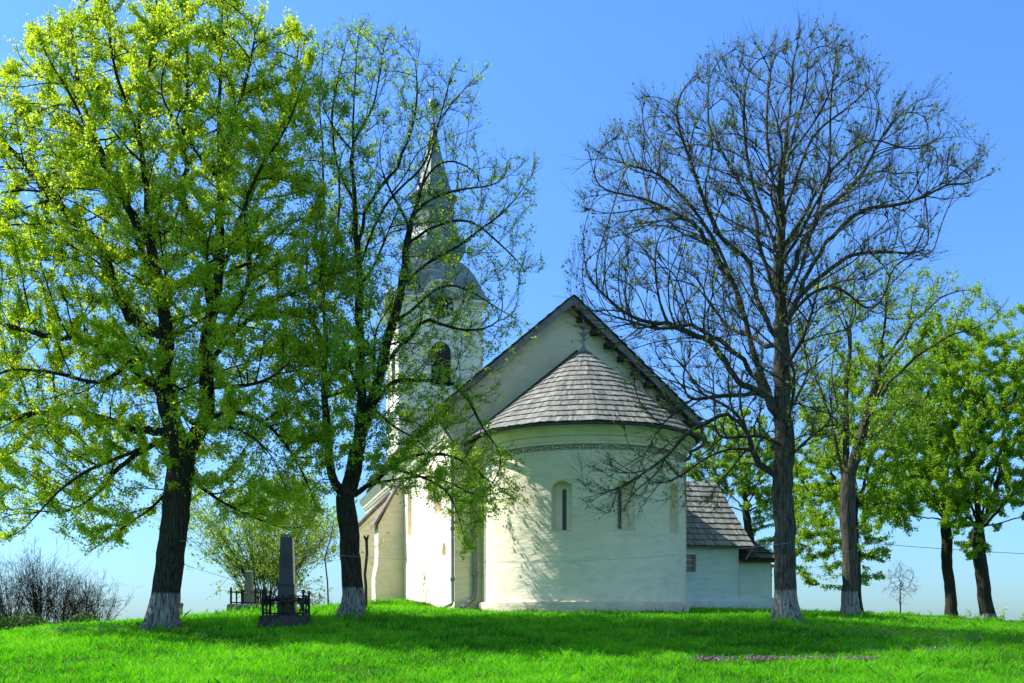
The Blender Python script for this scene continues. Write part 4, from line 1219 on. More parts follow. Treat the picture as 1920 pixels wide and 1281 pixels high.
# --- second linden, in front of the nave
Y2 = 29.5
rs = np.random.RandomState(102)
st2 = P3([(661,1160), (660,1100), (658,1040), (652,985), (645,940), (643,925)], Y2)
s2a = P3([(643,925), (622,880), (617,800), (612,700), (612,600), (610,480), (608,380), (600,250), (596,150), (612,70)], Y2, 0.8)
s2b = P3([(646,930), (668,880), (680,800), (682,700), (682,600), (680,500), (672,400), (668,300), (668,200), (672,120), (676,60)], Y2, -0.4)
s2c = P3([(676,850), (700,750), (724,650), (745,560), (762,470), (770,400), (790,330), (812,250), (830,190), (845,130)], Y2, -0.9)
lim2 = [P3(l_, Y2, dy) for l_, dy in (
    ([(672,938), (720,905), (790,858), (850,855), (900,895), (960,945)], 4.2),
    ([(790,858), (850,900), (862,960), (862,1035)], 1.2),
    ([(740,888), (800,880), (850,910), (905,935)], 3.4),
    ([(694,770), (735,710), (800,705), (870,735), (905,800), (940,850)], -1.4),
    ([(712,690), (760,640), (800,605), (880,620), (960,600)], -1.0),
    ([(735,600), (790,560), (840,530), (905,555), (985,610)], 0.8),
    ([(750,540), (800,500), (850,470), (905,430), (960,390), (1005,310)], -0.8),
    ([(764,460), (800,440), (850,420), (900,430), (960,480), (1010,520)], 1.0),
    ([(768,410), (810,365), (880,355), (940,345), (990,300)], -1.2),
    ([(772,380), (800,330), (840,310), (895,325)], 1.2),
    ([(682,480), (700,380), (745,300), (760,220), (770,130), (765,90)], 0.8),
    ([(680,520), (720,400), (790,330), (812,250), (850,190), (905,140)], -0.7),
    ([(672,380), (640,300), (632,200), (640,110), (650,55)], 1.1),
    ([(668,280), (700,210), (715,120), (720,60)], -1.0),
    ([(611,640), (580,560), (575,450), (560,330)], -0.8),
    ([(612,560), (640,470), (640,380), (645,280)], 1.5),
    ([(614,760), (570,720), (540,640), (530,560)], -1.2),
    ([(618,830), (580,820), (545,860), (525,930)], -0.9),
    ([(640,930), (600,900), (575,930), (560,960)], 1.0),
    ([(700,760), (740,800), (790,830), (830,900)], 1.6))]
sl_ = side_limbs(rs, s2a, [0.15, 0.28, 0.42, 0.55, 0.7], 3.2, 0.5, Y2) + side_limbs(rs, s2b, [0.2, 0.33, 0.46, 0.6, 0.72], 3.2, 0.5, Y2) + side_limbs(rs, s2c, [0.15, 0.3, 0.5, 0.65], 2.8, 0.45, Y2)
poly2 = [(600,60), (650,45), (720,50), (770,80), (800,110), (840,120), (905,140), (910,200), (900,270), (955,315), (1005,295), (1015,390), (990,460), (1015,525), (950,560), (965,640), (930,760), (900,800), (950,860), (975,950), (925,960), (862,1040), (835,960), (740,925), (690,905), (640,900), (560,965), (520,940), (520,700), (545,500), (560,300), (560,150)]
att2 = np.concatenate([crown_points(rs, poly2, Y2, 4600, 3.2), crown_points(rs, [(740,850), (860,830), (960,850), (985,950), (930,965), (862,1045), (830,960), (760,900)], 33.2, 420, 0.9)])
def den2(px_, py_):
    d = 0.30+0.70*np.clip((py_-300)/400, 0, 1)*np.clip((1000-px_)/330, 0.3, 1)
    return np.where((px_ > 700) & (py_ < 760), d*0.4, d)
tree('linden_tree', 'slender three-stemmed linden with sparse new leaves, standing before the nave', 'tree', LIN, foot(660, 1156, Y2), [st2, s2a, s2b, s2c], lim2+sl_, att2, 0.29,
     M['bark2'], M['leaf2'], 8, 90000, 0.058, twigs=2.6, leafden=den2, di=2.0, dk=0.30, tip=0.0050, tip_tw=0.7, fw=0.4, keepdir=0.7, jit=0.18)

# --- right linden, almost bare
Y3 = 28.0
rs = np.random.RandomState(103)
st3 = P3([(1476,1170), (1475,1100), (1474,1040), (1473,960), (1474,880), (1472,800), (1466,700), (1463,600), (1464,500), (1466,420), (1470,330), (1478,250), (1485,170), (1492,110)], Y3)
lim3 = [P3(l_, Y3, dy) for l_, dy in (
    ([(1470,800), (1440,745), (1425,690), (1395,600), (1370,520), (1330,440), (1290,370), (1250,330), (1190,310), (1130,290)], -0.8),
    ([(1470,780), (1450,740), (1380,700), (1330,640), (1280,620), (1200,600), (1130,560), (1090,520)], -1.4),
    ([(1436,735), (1380,740), (1300,760), (1245,800), (1210,860), (1190,920), (1150,960)], -2.6),
    ([(1440,740), (1380,660), (1300,610), (1220,610), (1150,590), (1080,580)], 1.2),
    ([(1425,690), (1390,560), (1340,470), (1285,420), (1200,390), (1105,365)], 0.7),
    ([(1465,640), (1420,560), (1390,480), (1340,430), (1300,330), (1270,240), (1260,190)], -1.0),
    ([(1464,560), (1430,480), (1410,400), (1370,330), (1340,240), (1330,150)], 1.5),
    ([(1465,500), (1440,430), (1400,330), (1390,230), (1400,120)], -0.6),
    ([(1467,430), (1450,340), (1430,240), (1440,130), (1455,85)], 0.7),
    ([(1464,600), (1500,500), (1520,420), (1540,330), (1555,220), (1570,90)], -0.8),
    ([(1464,650), (1500,560), (1560,470), (1640,410), (1720,400), (1790,360), (1845,310)], -0.9),
    ([(1464,560), (1500,480), (1550,380), (1620,310), (1650,260), (1700,200), (1750,185)], 1.0),
    ([(1465,480), (1510,400), (1560,310), (1620,260), (1700,280), (1765,250)], -1.2),
    ([(1466,420), (1500,330), (1540,240), (1600,190), (1655,145)], 0.9),
    ([(1500,560), (1560,500), (1620,470), (1700,470), (1745,480)], 0.8),
    ([(1472,330), (1500,230), (1520,150), (1530,85)], 0.6),
    ([(1463,620), (1510,560), (1570,540), (1620,570), (1660,600)], 1.5),
    ([(1468,905), (1440,880), (1410,850), (1385,800), (1350,780), (1300,800)], 0.4),
    ([(1474,860), (1500,830), (1550,800), (1580,810)], -1.2),
    ([(1245,800), (1230,860), (1270,900), (1310,880)], -0.4),
    ([(1210,860), (1180,900), (1120,930)], -0.5),
    ([(1470,840), (1430,820), (1350,830), (1290,870)], -1.9),
    ([(1418,850), (1395,790), (1350,750), (1305,735)], 1.0), ([(1412,840), (1360,850), (1300,890), (1235,930)], -0.8), ([(1400,810), (1388,740), (1405,690)], 0.8), ([(1410,840), (1380,880), (1340,950)], -0.9))]
sl_ = side_limbs(rs, st3, [0.36, 0.41, 0.46, 0.5, 0.54, 0.58, 0.62, 0.66, 0.7, 0.75, 0.8, 0.86], 3.2, 0.62, Y3)
poly3 = [(1115,285), (1180,240), (1220,190), (1290,170), (1340,110), (1410,90), (1500,80), (1575,68), (1640,120), (1662,170), (1655,215), (1740,180), (1762,220), (1775,270), (1855,300), (1850,345), (1790,400), (1750,410), (1740,490), (1700,540), (1650,600), (1600,660), (1575,760), (1590,820), (1500,870), (1420,880), (1350,950), (1300,940), (1240,950), (1190,970), (1110,935), (1090,890), (1160,860), (1210,790), (1180,700), (1080,610), (1075,520), (1105,430), (1095,360)]
att3 = crown_points(rs, poly3, Y3, 5000, 3.6, 0.75)
tree('linden_tree', 'tall nearly bare linden with tiny buds and whitewashed trunk, right of the apse', 'tree', LIN, foot(1475, 1165, Y3), [st3], lim3+sl_, att3, 0.29,
     M['bark3'], M['bud'], 9, 30000, 0.048, twigs=1.8, twlen=(0.25, 0.8), di=2.0, dk=0.30, step=0.2, tip=0.0052, jit=0.14, spread=0.03, bias=(0,0,0.2), fw=0.55, keepdir=1.3, tip_tw=0.7)

# --- linden behind it
Y4 = 33.0
rs = np.random.RandomState(104)
st4 = P3([(1594,1166), (1594,1100), (1592,1030), (1590,960), (1588,910)], Y4)
s4a = P3([(1588,910), (1565,850), (1545,760), (1520,690), (1500,640), (1480,600)], Y4, 0.9)
s4b = P3([(1588,910), (1590,800), (1592,700), (1598,600), (1600,540), (1605,490)], Y4, 0.3)
s4c = P3([(1592,900), (1620,800), (1640,700), (1650,620), (1660,540), (1670,490)], Y4, -0.8)
lim4 = [P3(l_, Y4, dy) for l_, dy in (
    ([(1625,790), (1670,720), (1720,660), (1790,620), (1850,600), (1885,560)], -0.8),
    ([(1612,840), (1660,800), (1700,760), (1740,760)], 1.0), ([(1645,680), (1700,620), (1760,560), (1830,540)], 0.8),
    ([(1596,640), (1560,570), (1540,520)], 0.8), ([(1545,760), (1510,760), (1480,720)], -0.8), ([(1640,700), (1690,640), (1700,560), (1720,510)], 1.2))]
sl_ = side_limbs(rs, s4b, [0.2, 0.35, 0.5, 0.65], 2.8, 0.5, Y4)+side_limbs(rs, s4c, [0.2, 0.4, 0.6], 2.6, 0.5, Y4)
poly4 = [(1490,600), (1550,520), (1640,470), (1720,500), (1800,520), (1890,560), (1885,640), (1800,650), (1770,720), (1760,810), (1720,860), (1640,890), (1560,890), (1500,850), (1470,720)]
att4 = crown_points(rs, poly4, Y4, 1900, 3.0)
tree('linden_tree', 'slim whitewashed linden with open crown and few leaves, behind the bare linden', 'tree', LIN, foot(1594, 1160, Y4), [st4, s4a, s4b, s4c], lim4+sl_, att4, 0.25,
     M['bark3'], M['leaf2'], 10, 16000, 0.066, twigs=2.2, di=2.0, dk=0.36, tip=0.005)

def simple_tree(name, label, cat, group, trunk_px, fork_to, poly, Y, n, depth, r, bark, leafm, seed, nleaf, lsize, **kw):
    rs = np.random.RandomState(seed)
    st = P3(trunk_px, Y)
    top = trunk_px[-1]
    stems = [st]; limbs = []
    for k, (x, y) in enumerate(fork_to):
        mid = (top[0]*0.45+x*0.55, top[1]*0.6+y*0.4)
        limbs.append(P3([top, mid, (x, y)], Y, rs.uniform(-0.5, 0.5)*depth))
    limbs += side_limbs(rs, limbs[0], [0.05, 0.2, 0.35, 0.5, 0.65], depth, 0.5, Y)
    att = crown_points(rs, poly, Y, n, depth)
    return tree(name, label, cat, group, foot(trunk_px[0][0], trunk_px[0][1]-5, Y), stems, limbs, att, r, bark, leafm, seed, nleaf, lsize, **kw)

# --- leafy tree close behind the slim linden
simple_tree('maple_tree', 'leafy green tree with dark burred trunk right behind the slim linden', 'tree', 'green trees beyond the lindens',
            [(1608,1168), (1607,1120), (1606,1060), (1604,1000), (1602,950)], [(1600,760), (1540,820), (1680,820), (1660,720), (1520,930), (1700,940)],
            [(1470,850), (1510,740), (1620,640), (1710,680), (1740,880), (1710,1000), (1660,1060), (1640,1110), (1600,1060), (1530,1110), (1480,1080), (1470,950)],
            41, 1500, 2.8, 0.22, M['bark'], M['leaf_green'], 31, 110000, 0.066, dk=0.42, twigs=2.2)
# --- two green trees at right
simple_tree('maple_tree', 'bright green tree with forked slim trunk, left of the two at far right', 'tree', 'green trees beyond the lindens',
            [(1784,1170), (1781,1110), (1777,1060), (1778,1010), (1775,980)], [(1770,640), (1720,720), (1690,830), (1820,700), (1660,960), (1840,860)],
            [(1640,800), (1690,660), (1755,575), (1820,620), (1850,760), (1850,930), (1800,990), (1740,970), (1650,1010), (1620,930), (1660,860)],
            46, 1700, 3.2, 0.235, M['bark'], M['leaf_green'], 32, 150000, 0.066, dk=0.44, twigs=2.2)
simple_tree('maple_tree', 'bright green tree with leaning pale-footed trunk, rightmost of all trees', 'tree', 'green trees beyond the lindens',
            [(1854,1174), (1848,1120), (1842,1070), (1836,1030), (1838,990)], [(1840,640), (1780,700), (1900,700), (1960,800), (1920,640), (1740,860), (1990,940), (1790,940)],
            [(1740,680), (1800,590), (1860,600), (1920,580), (2000,640), (2040,800), (2020,960), (1950,1010), (1890,970), (1850,1050), (1790,1030), (1740,950), (1720,800)],
            44, 2000, 3.2, 0.275, bark_mat('pale_foot_bark', 0.35), M['leaf_green'], 33, 190000, 0.066, dk=0.44, twigs=2.2)
# --- tree behind the annex
simple_tree('maple_tree', 'loosely leafed tree rising behind the annex roof', 'tree', 'green trees beyond the lindens',
            [(1408,1165), (1410,1100), (1412,1040), (1405,990), (1400,960)], [(1380,800), (1320,840), (1440,830), (1300,900), (1480,900)],
            [(1270,900), (1300,810), (1370,770), (1450,790), (1500,850), (1520,960), (1490,1080), (1450,1010), (1380,960), (1310,940)],
            58, 1300, 3.5, 0.24, M['bark'], M['leaf2'], 34, 100000, 0.072, dk=0.48, twigs=2.2)

# --- small bare sapling
simple_tree('sapling', 'small bare sapling with thin upright twigs on the hilltop at right', 'tree', None,
            [(1689,1163), (1689,1130), (1688,1105)], [(1690,1060), (1668,1075), (1712,1078)],
            [(1686,1045), (1660,1070), (1655,1110), (1680,1135), (1705,1132), (1727,1105), (1715,1070)], 44, 320, 0.7, 0.028, M['bark'], M['bud'], 35, 60, 0.05,
            dk=0.12, di=1.2, step=0.10, twigs=1.6, twlen=(0.12, 0.3), tip=0.003, flare=1.1, bias=(0, 0, 0.3))

def shrub(name, label, cat, group, px, py, Y, Hm, Wm, stems, bark, leafm, seed, nleaf=0, lsize=0.08, r0=0.03, twigs=4, lean=0.5, tip=0.006, dens=1.0):
    rs = np.random.RandomState(seed)
    b = foot(px, py, Y); b3 = np.array(b)
    ch_t, ch_b, leafp = [], [], []
    for k in range(stems):
        a = rs.uniform(0, 2*math.pi); o_ = rs.uniform(0, 0.22)*Wm
        tgt = rs.uniform(0.25, 1.0)
        p0 = b3+np.array([math.cos(a)*o_*0.5, math.sin(a)*o_*0.5, -0.05])
        hh = Hm*rs.uniform(0.65, 1.0)*(1-0.25*tgt*lean)
        end = b3+np.array([math.cos(a)*Wm*0.5*tgt*lean*2*0.7, math.sin(a)*Wm*0.5*tgt*lean*2*0.7, hh])
        m = 9; t = np.linspace(0, 1, m)[:, None]
        pts = p0+(end-p0)*t; pts[:, :2] = p0[:2]+(end[:2]-p0[:2])*(t**1.5)
        pts += np.cumsum(rs.randn(m, 3)*0.02*Hm/3, axis=0)*t
        rr = r0*rs.uniform(0.6, 1.1)*(1-0.85*t[:, 0])
        ch_t.append((pts, rr))
        for j in range(int(twigs*dens)):
            i = rs.randint(2, m-1); q0 = pts[i]; d = pts[i+1]-pts[i-1]; d /= np.linalg.norm(d)
            dd = d*0.7+rs.randn(3)*0.5+np.array([0, 0, 0.25]); dd /= np.linalg.norm(dd)
            L_ = Hm*rs.uniform(0.12, 0.32)
            q1 = q0+dd*L_*0.5; d2 = dd+rs.randn(3)*0.25+np.array([0, 0, 0.15]); q2 = q1+d2/np.linalg.norm(d2)*L_*0.5
            ch_b.append((np.stack([q0, q1, q2]), np.array([rr[i]*0.55, rr[i]*0.4+0.001, tip*0.6])))
            for e in range(3):
                s0 = q1+(q2-q1)*rs.uniform(-0.6, 1); d3 = d2+rs.randn(3)*0.6; d3 /= np.linalg.norm(d3)
                s1 = s0+d3*L_*rs.uniform(0.2, 0.5)
                ch_b.append((np.stack([s0, (s0+s1)/2+rs.randn(3)*0.02, s1]), np.array([tip, tip*0.8, tip*0.5])))
                leafp += [s0, s1, (s0+s1)/2]
    root = empty(name, b); tag(root, label, cat, group)
    v, f = tube_mesh(ch_t+ch_b, lambda r: 5 if r > 0.008 else 3)
    link('stems', fast_mesh('stems', v-b3, f.ravel(), np.full(len(f), 4), True), bark, root)
    if nleaf:
        leafp = np.array(leafp); q_ = leafp[rs.randint(0, len(leafp), nleaf)]+rs.randn(nleaf, 3)*0.07
        link('foliage', leaf_mesh('foliage', rs, q_-b3, lsize, 0.2), leafm, root)
    return root

# multi-stemmed shrub behind the graves
shrub('hazel_bush', 'tall many-stemmed bush with thin pale leaves behind the grey gravestone', 'bush', None, 500, 1148, 42, 6.6, 7.4, 56, M['bark'], M['leaf_pale'], 51, 21000, 0.085, 0.026, 10, 0.9, 0.006)
# bare shrubs on the far left
BS = 'bare shrubs on the left slope'
M['bark_shrub'] = bark_mat('shrub_bark', 0, (0.030, 0.022, 0.014), (0.075, 0.056, 0.036))
for k, (px_, py_, Y, Hm, Wm, ns, lab) in enumerate((
    (20, 1180, 46, 3.7, 3.0, 26, 'bare grey shrub at the very left edge above the hedge'),
    (76, 1178, 45, 4.3, 2.8, 40, 'densest and tallest bare shrub above the left hedge'),
    (115, 1176, 47, 3.5, 2.6, 26, 'bare shrub just right of the tallest one above the hedge'),
    (152, 1172, 46, 3.1, 2.3, 30, 'dark twiggy shrub near the right end of the hedge'),
    (188, 1170, 48, 2.9, 2.6, 18, 'thin spreading bare shrub closest to the leaning linden'))):
    shrub('bare_shrub', lab, 'shrub', BS, px_, py_, Y, Hm, Wm, ns, M['bark_shrub'], M['bud'], 60+k, 0, 0.05, 0.022, 11, 0.85, 0.006)
# hedge below them
def leafy_mass(name, label, cat, pts, n, size, mat, seed, hgt, wid, group=None):
    rs = np.random.RandomState(seed)
    b = Vector(pts[0]); P = resample([tuple(p) for p in pts], 0.1)
    i = rs.randint(0, len(P), n)
    u = rs.randn(n, 3)*np.array([0.3, wid*0.4, 0.0])
    q_ = P[i]+u
    g_ = gz(q_[:, 0], q_[:, 1])
    top = hgt*(0.7+0.3*np.sin(q_[:, 0]*2.3)*np.cos(q_[:, 0]*0.9+1))*np.exp(-(u[:, 1]/wid)**2)
    q_[:, 2] = g_+rs.uniform(0, 1, n)**0.7*top
    root = empty(name, b); tag(root, label, cat, group)
    link('foliage', leaf_mesh('foliage', rs, q_-np.array(b), size, 0.1), mat, root)
    chs = []
    for k in range(140):
        j = rs.randint(0, len(P)); p = P[j]+rs.randn(3)*np.array([0.1, wid*0.35, 0]); p[2] = g1(p[0], p[1])
        e = p+np.array([rs.randn()*0.25, rs.randn()*0.25, hgt*rs.uniform(0.6, 1.1)])
        chs.append((np.stack([p, (p+e)/2+rs.randn(3)*0.05, e]), np.array([0.012, 0.009, 0.004])))
    v, f = tube_mesh(chs, lambda r: 3)
    link('stems', fast_mesh('stems', v-np.array(b), f.ravel(), np.full(len(f), 4)), M['bark_far'], root)
    return root
M['hedge'] = leaf_mat('hedge_leaf', [(0.0, (0.03, 0.09, 0.015)), (0.5, (0.06, 0.15, 0.02)), (1.0, (0.16, 0.26, 0.05))], 0.35)
hp = [foot(x, 1180, 41) for x in (-120, -40, 40, 110, 165)]
leafy_mass('hedge', 'low ragged green hedge on the left slope below the bare shrubs', 'hedge', hp, 9000, 0.085, M['hedge'], 71, 1.25, 1.1)
# pale bushes at the far right
shrub('pale_bush', 'pale yellow-green bush behind the rightmost trunk', 'bush', None, 1838, 1168, 62, 2.9, 4.6, 26, M['bark_far'], M['leaf_pale'], 81, 5000, 0.10, 0.03, 7, 0.9, 0.008)
shrub('grey_bush', 'greyish nearly bare bush in the right corner of the skyline', 'bush', None, 1900, 1170, 64, 2.5, 3.6, 22, M['bark_far'], M['leaf_pale'], 82, 900, 0.08, 0.025, 7, 0.9, 0.008)
shrub('weed_clump', 'low wispy dry weeds on the crest beside the crooked stick', 'weeds', None, 592, 1146, 40, 0.75, 1.3, 20, M['bark_far'], M['leaf_pale'], 83, 160, 0.05, 0.006, 4, 0.8, 0.003)

# ------------------------------------------------------------------ graves
def bar(mb, p0, p1, w):
    mb.tube([p0, p1], w, 6)
def fence(parent, w, d, z0, hgt, front=True, ornate=True):
    fb_ = MB()
    xs, ys = w/2, d/2
    cor = [(-xs, -ys), (xs, -ys), (xs, ys), (-xs, ys)]
    for x, y in cor:
        fb_.box(x-0.028, x+0.028, y-0.028, y+0.028, z0, z0+hgt)
        fb_.lathe([(0.001, z0+hgt+0.10), (0.03, z0+hgt+0.06), (0.04, z0+hgt+0.02), (0.03, z0+hgt-0.02)], x, y, 8)
        if ornate:
            fb_.tube([(x+0.06*math.cos(t)-0.0, y, z0+hgt+0.03+0.06*math.sin(t)) for t in [k*0.5-0.5 for k in range(9)]], 0.014, 5)
    for i in range(4):
        (xa, ya), (xb, yb) = cor[i], cor[(i+1) % 4]
        for zz in ((0.1, 0.82) if not ornate else (0.1,)):
            bar(fb_, (xa, ya, z0+hgt*zz), (xb, yb, z0+hgt*zz), 0.02)
        fb_.box((xa+xb)/2-0.02, (xa+xb)/2+0.02, (ya+yb)/2-0.02, (ya+yb)/2+0.02, z0, z0+hgt*0.95)
        if ornate:
            # two rising arcs, scrolls and leaves per side
            for s_ in (0, 1):
                for rr in (1.0, 0.8):
                    arc = []
                    for k in range(15):
                        t = math.pi*(k/14)
                        f_ = 0.25+0.5*s_-math.cos(t)*0.22*rr
                        arc.append((xa+(xb-xa)*f_, ya+(yb-ya)*f_, z0+hgt*(0.45+0.48*rr*math.sin(t))))
                    fb_.tube(arc, 0.016, 5)
                for q in range(3):
                    arc = []
                    for k in range(18):
                        t = k/17*4.2*math.pi/1.4; r_ = 0.085*(1-k/20)
                        f_ = 0.14+0.36*q*0.55+0.42*s_*0.9
                        cx_, cy__ = xa+(xb-xa)*f_, ya+(yb-ya)*f_
                        dxn, dyn = (xb-xa)/math.hypot(xb-xa, yb-ya), (yb-ya)/math.hypot(xb-xa, yb-ya)
                        arc.append((cx_+dxn*r_*math.cos(t), cy__+dyn*r_*math.cos(t), z0+hgt*0.62+r_*math.sin(t)*1.2))
                    fb_.tube(arc, 0.015, 5)
                    fb_.lathe([(0.001, z0+hgt*0.66), (0.06, z0+hgt*0.72), (0.05, z0+hgt*0.78), (0.001, z0+hgt*0.82)], xa+(xb-xa)*f_, ya+(yb-ya)*f_, 7)
            for q in range(1, 10):
                f_ = q/10
                bar(fb_, (xa+(xb-xa)*f_, ya+(yb-ya)*f_, z0+hgt*0.1), (xa+(xb-xa)*f_, ya+(yb-ya)*f_, z0+hgt*0.32), 0.007)
    return fb_.build('iron_railing', M['iron'], parent, True)

def rough_box(w, d, z0, z1, rs, n=14, amp=0.02, taper=0.94):
    mb = MB(); rings = []
    for k, (z, s_) in enumerate(((z0, 1.03), (z0+(z1-z0)*0.45, 1.0), (z1-0.05, taper+0.02), (z1, taper-0.01), (z1+0.004, 0.5))):
        ring = []
        for i in range(4*n):
            e, t = divmod(i, n); t /= n
            x, y = [(-1+2*t, -1), (1, -1+2*t), (1-2*t, 1), (-1, 1-2*t)][e]
            ring.append((x*w/2*s_+rs.randn()*amp, y*d/2*s_+rs.randn()*amp, z+rs.randn()*amp*0.5))
        rings.append(ring)
    return mb.loft(rings)

YG = 28.0
gpos = foot(537, 1174, YG)
gr = empty('grave_monument', gpos, R(4))
tag(gr, 'dark granite obelisk grave with ornate black iron railing on a rough stone kerb', 'gravestone', 'graves on the hill')
rs = np.random.RandomState(5)
rough_box(1.28, 1.45, -0.1, 0.30, rs).build('kerb_stone', M['rough_stone'], gr)
def Zg(py): return EYE+(YH-py)/F*YG-gpos.z
ob = MB().frustum(0, 0.15, 0.28, Zg(1101), 0.485, 0.485, 0.455, 0.455).frustum(0, 0.15, Zg(1101)+0.001, Zg(1098), 0.47, 0.47, 0.475, 0.475).frustum(0, 0.15, Zg(1098)+0.001, Zg(1095), 0.475, 0.475, 0.42, 0.42)
ob.build('pedestal', M['granite'], gr)
sh = MB().frustum(0, 0.15, Zg(1095)+0.002, Zg(1007), 0.405, 0.40, 0.325, 0.32)
shaft = sh.build('obelisk_shaft', M['granite'], gr)
MB().loft([[( -w_/2, 0.15-w_/2, z), (w_/2, 0.15-w_/2, z), (w_/2, 0.15+w_/2, z), (-w_/2, 0.15+w_/2, z)] for w_, z in ((0.335, Zg(1007)+0.002), (0.335, Zg(1005.5)), (0.26, Zg(1003)), (0.14, Zg(1001.5)), (0.04, Zg(1001)))]).build('cap_stone', M['stone'], gr)
rr_ = random.Random(3)
for k, (py_, wl) in enumerate(((1041, 0.16), (1046, 0.24), (1051, 0.22), (1056, 0.26), (1061, 0.24), (1066, 0.2))):
    z = Zg(py_); x = -wl/2; ins = MB()
    fy = 0.15-0.5*(0.405+(0.325-0.405)*(z-Zg(1095))/(Zg(1007)-Zg(1095)))
    while x < wl/2:
        w_ = rr_.uniform(0.012, 0.035)
        ins.box(x, x+w_, fy-0.004, fy+0.02, z, z+0.028); x += w_+0.012
    ins.build('inscription_line', M['inscription'], shaft)
fence(gr, 1.08, 1.2, 0.30, 0.60)
wr = MB()
for (cx_, cz_, rr2) in ((0.02, 0.55, 0.15), (0.30, 0.52, 0.2)):
    wr.tube([(cx_+rr2*math.cos(t), -0.66+0.02*math.sin(3*t), cz_+rr2*math.sin(t)) for t in [2*math.pi*k/24 for k in range(25)]], [0.03+0.008*math.sin(k*2.3) for k in range(25)], 7)
wr.build('dry_wreaths', M['wreath'], gr, True)

YB = 35.0
bpos = foot(466, 1146, YB)
gr2 = empty('grave_monument', bpos, R(-6))
tag(gr2, 'smaller light grey pillar grave with plain rail fence, farther back by the bush', 'gravestone', 'graves on the hill')
def Zb(py): return EYE+(YH-py)/F*YB-bpos.z
rough_box(1.05, 1.3, -0.15, Zb(1133), rs, 10, 0.01, 0.98).build('kerb_stone', M['stone'], gr2)
MB().frustum(0.02, 0, Zb(1133), Zb(1112), 0.36, 0.36, 0.33, 0.33).frustum(0.02, 0, Zb(1112)+0.001, Zb(1110), 0.33, 0.33, 0.28, 0.28).build('pedestal', M['stone'], gr2)
MB().frustum(0.02, 0, Zb(1110)+0.002, Zb(1072), 0.255, 0.255, 0.225, 0.225).frustum(0.02, 0, Zb(1072)+0.001, Zb(1070.5), 0.24, 0.24, 0.15, 0.15).build('pillar', M['stone'], gr2)
fence(gr2, 0.86, 1.0, Zb(1133), 0.5, ornate=False)
pp_ = foot(340, 1149, 36)
cp_ = MB().lathe([(0.075, -0.1), (0.07, 0.1), (0.05, 0.55), (0.045, 0.62), (0.07, 0.66), (0.085, 0.72), (0.06, 0.78), (0.001, 0.80)], 0, 0, 10).build('stone_post', M['stone'], None, True)
cp_.location = pp_
tag(cp_, 'short dark stone post with a round head on the crest beside the leaning linden', 'post')

# wooden posts
def stick(name, label, cat, pxs, Y, rads, mat, fork=False):
    pts = [at(x, y, Y) for x, y in pxs]; b = pts[0].copy(); b.z = g1(b.x, b.y)
    pts[0].z = b.z-0.1
    mb = MB().tube([p-b for p in pts], rads, 8)
    if fork:
        e = pts[-1]-b
        mb.tube([e-Vector((0,0,0.12)), e+Vector((-0.05,0,0.0)), e+Vector((-0.075,0,0.06))], [0.04, 0.035, 0.028], 7)
        mb.tube([e-Vector((0,0,0.12)), e+Vector((0.04,0,0.02)), e+Vector((0.06,0,0.08))], [0.04, 0.032, 0.026], 7)
    o = mb.build(name, mat, None, True); o.location = b
    return tag(o, label, cat)
stick('wooden_post', 'rough wooden post with forked top between the three-stemmed linden and the nave', 'post', [(686,1152), (686,1100), (684,1078), (688,1040), (687,1008)], 31, [0.05, 0.047, 0.044, 0.045, 0.046], M['post_wood'], True)
stick('wooden_stick', 'thin crooked stick on the crest behind the graves', 'stick', [(616,1140), (614,1090), (609,1048), (613,1030), (620,1008), (626,978)], 37, [0.03, 0.028, 0.026, 0.024, 0.02, 0.014], M['post_wood'])

# wire tied from trunk to trunk
def catenary(a, b, sag, n=14):
    return [a.lerp(b, k/n)-Vector((0, 0, sag*4*(k/n)*(1-k/n))) for k in range(n+1)]
w0, w1, w2, w3 = at(322, 1012, 27.6), at(658, 1043, 29.15), at(1473, 1019, 27.70), at(1592, 1034, 32.7)
wp = catenary(w0, w1, 0.03)+catenary(w1, w2, 0.32)[1:]+catenary(w2, w3, 0.05)[1:]
wo = MB().tube([p-w0 for p in wp], 0.0045, 5, True).build('wire', M['wire']); wo.location = w0
tag(wo, 'thin metal wire strung between the trunks of the four lindens', 'wire')
c0, c1 = at(1560, 1012, 75), at(2050, 1044, 75)
ca_ = MB().tube([p-c0 for p in catenary(c0, c1, 0.15)], 0.02, 5).build('power_cable', M['cable']); ca_.location = c0
tag(ca_, 'dark overhead power cable crossing the sky behind the right green trees', 'cable')

# ------------------------------------------------------------------ plants in the grass
def blades(name, rs, x, y, hgt, wid, lean, mat, kind=None, var=None, curve=True):
    z = gz(x, y)-0.01
    n = len(x); b = np.stack([x, y, z], 1)
    a = rs.uniform(0, 2*np.pi, n); sd_ = np.stack([np.cos(a), np.sin(a), np.zeros(n)], 1)*wid[:, None]/2
    la = rs.uniform(0, 2*np.pi, n); ld = np.stack([np.cos(la), np.sin(la), np.zeros(n)], 1)*(lean*hgt)[:, None]
    up = np.zeros((n, 3)); up[:, 2] = hgt
    v = np.stack([b-sd_, b+sd_, b+up*0.6+ld*0.35+sd_*0.7, b+up*0.97+ld, b+up*0.6+ld*0.35-sd_*0.7], 1).reshape(-1, 3)
    f = np.arange(5*n, dtype=np.int32)
    me = fast_mesh(name, v, f, np.full(n, 5))
    face_attr(me, 'var', rs.uniform(0, 1, n) if var is None else var)
    o = link(name, me, mat)
    if kind: o['kind'] = kind
    return o
M['grass'] = leaf_mat('grass_blade', [(0.0, (0.025, 0.11, 0.002)), (0.45, (0.125, 0.52, 0.003)), (0.9, (0.29, 0.72, 0.010)), (1.0, (0.45, 0.42, 0.12))], 0.6, (1.0, 1.1, 0.5))
rs = np.random.RandomState(77)
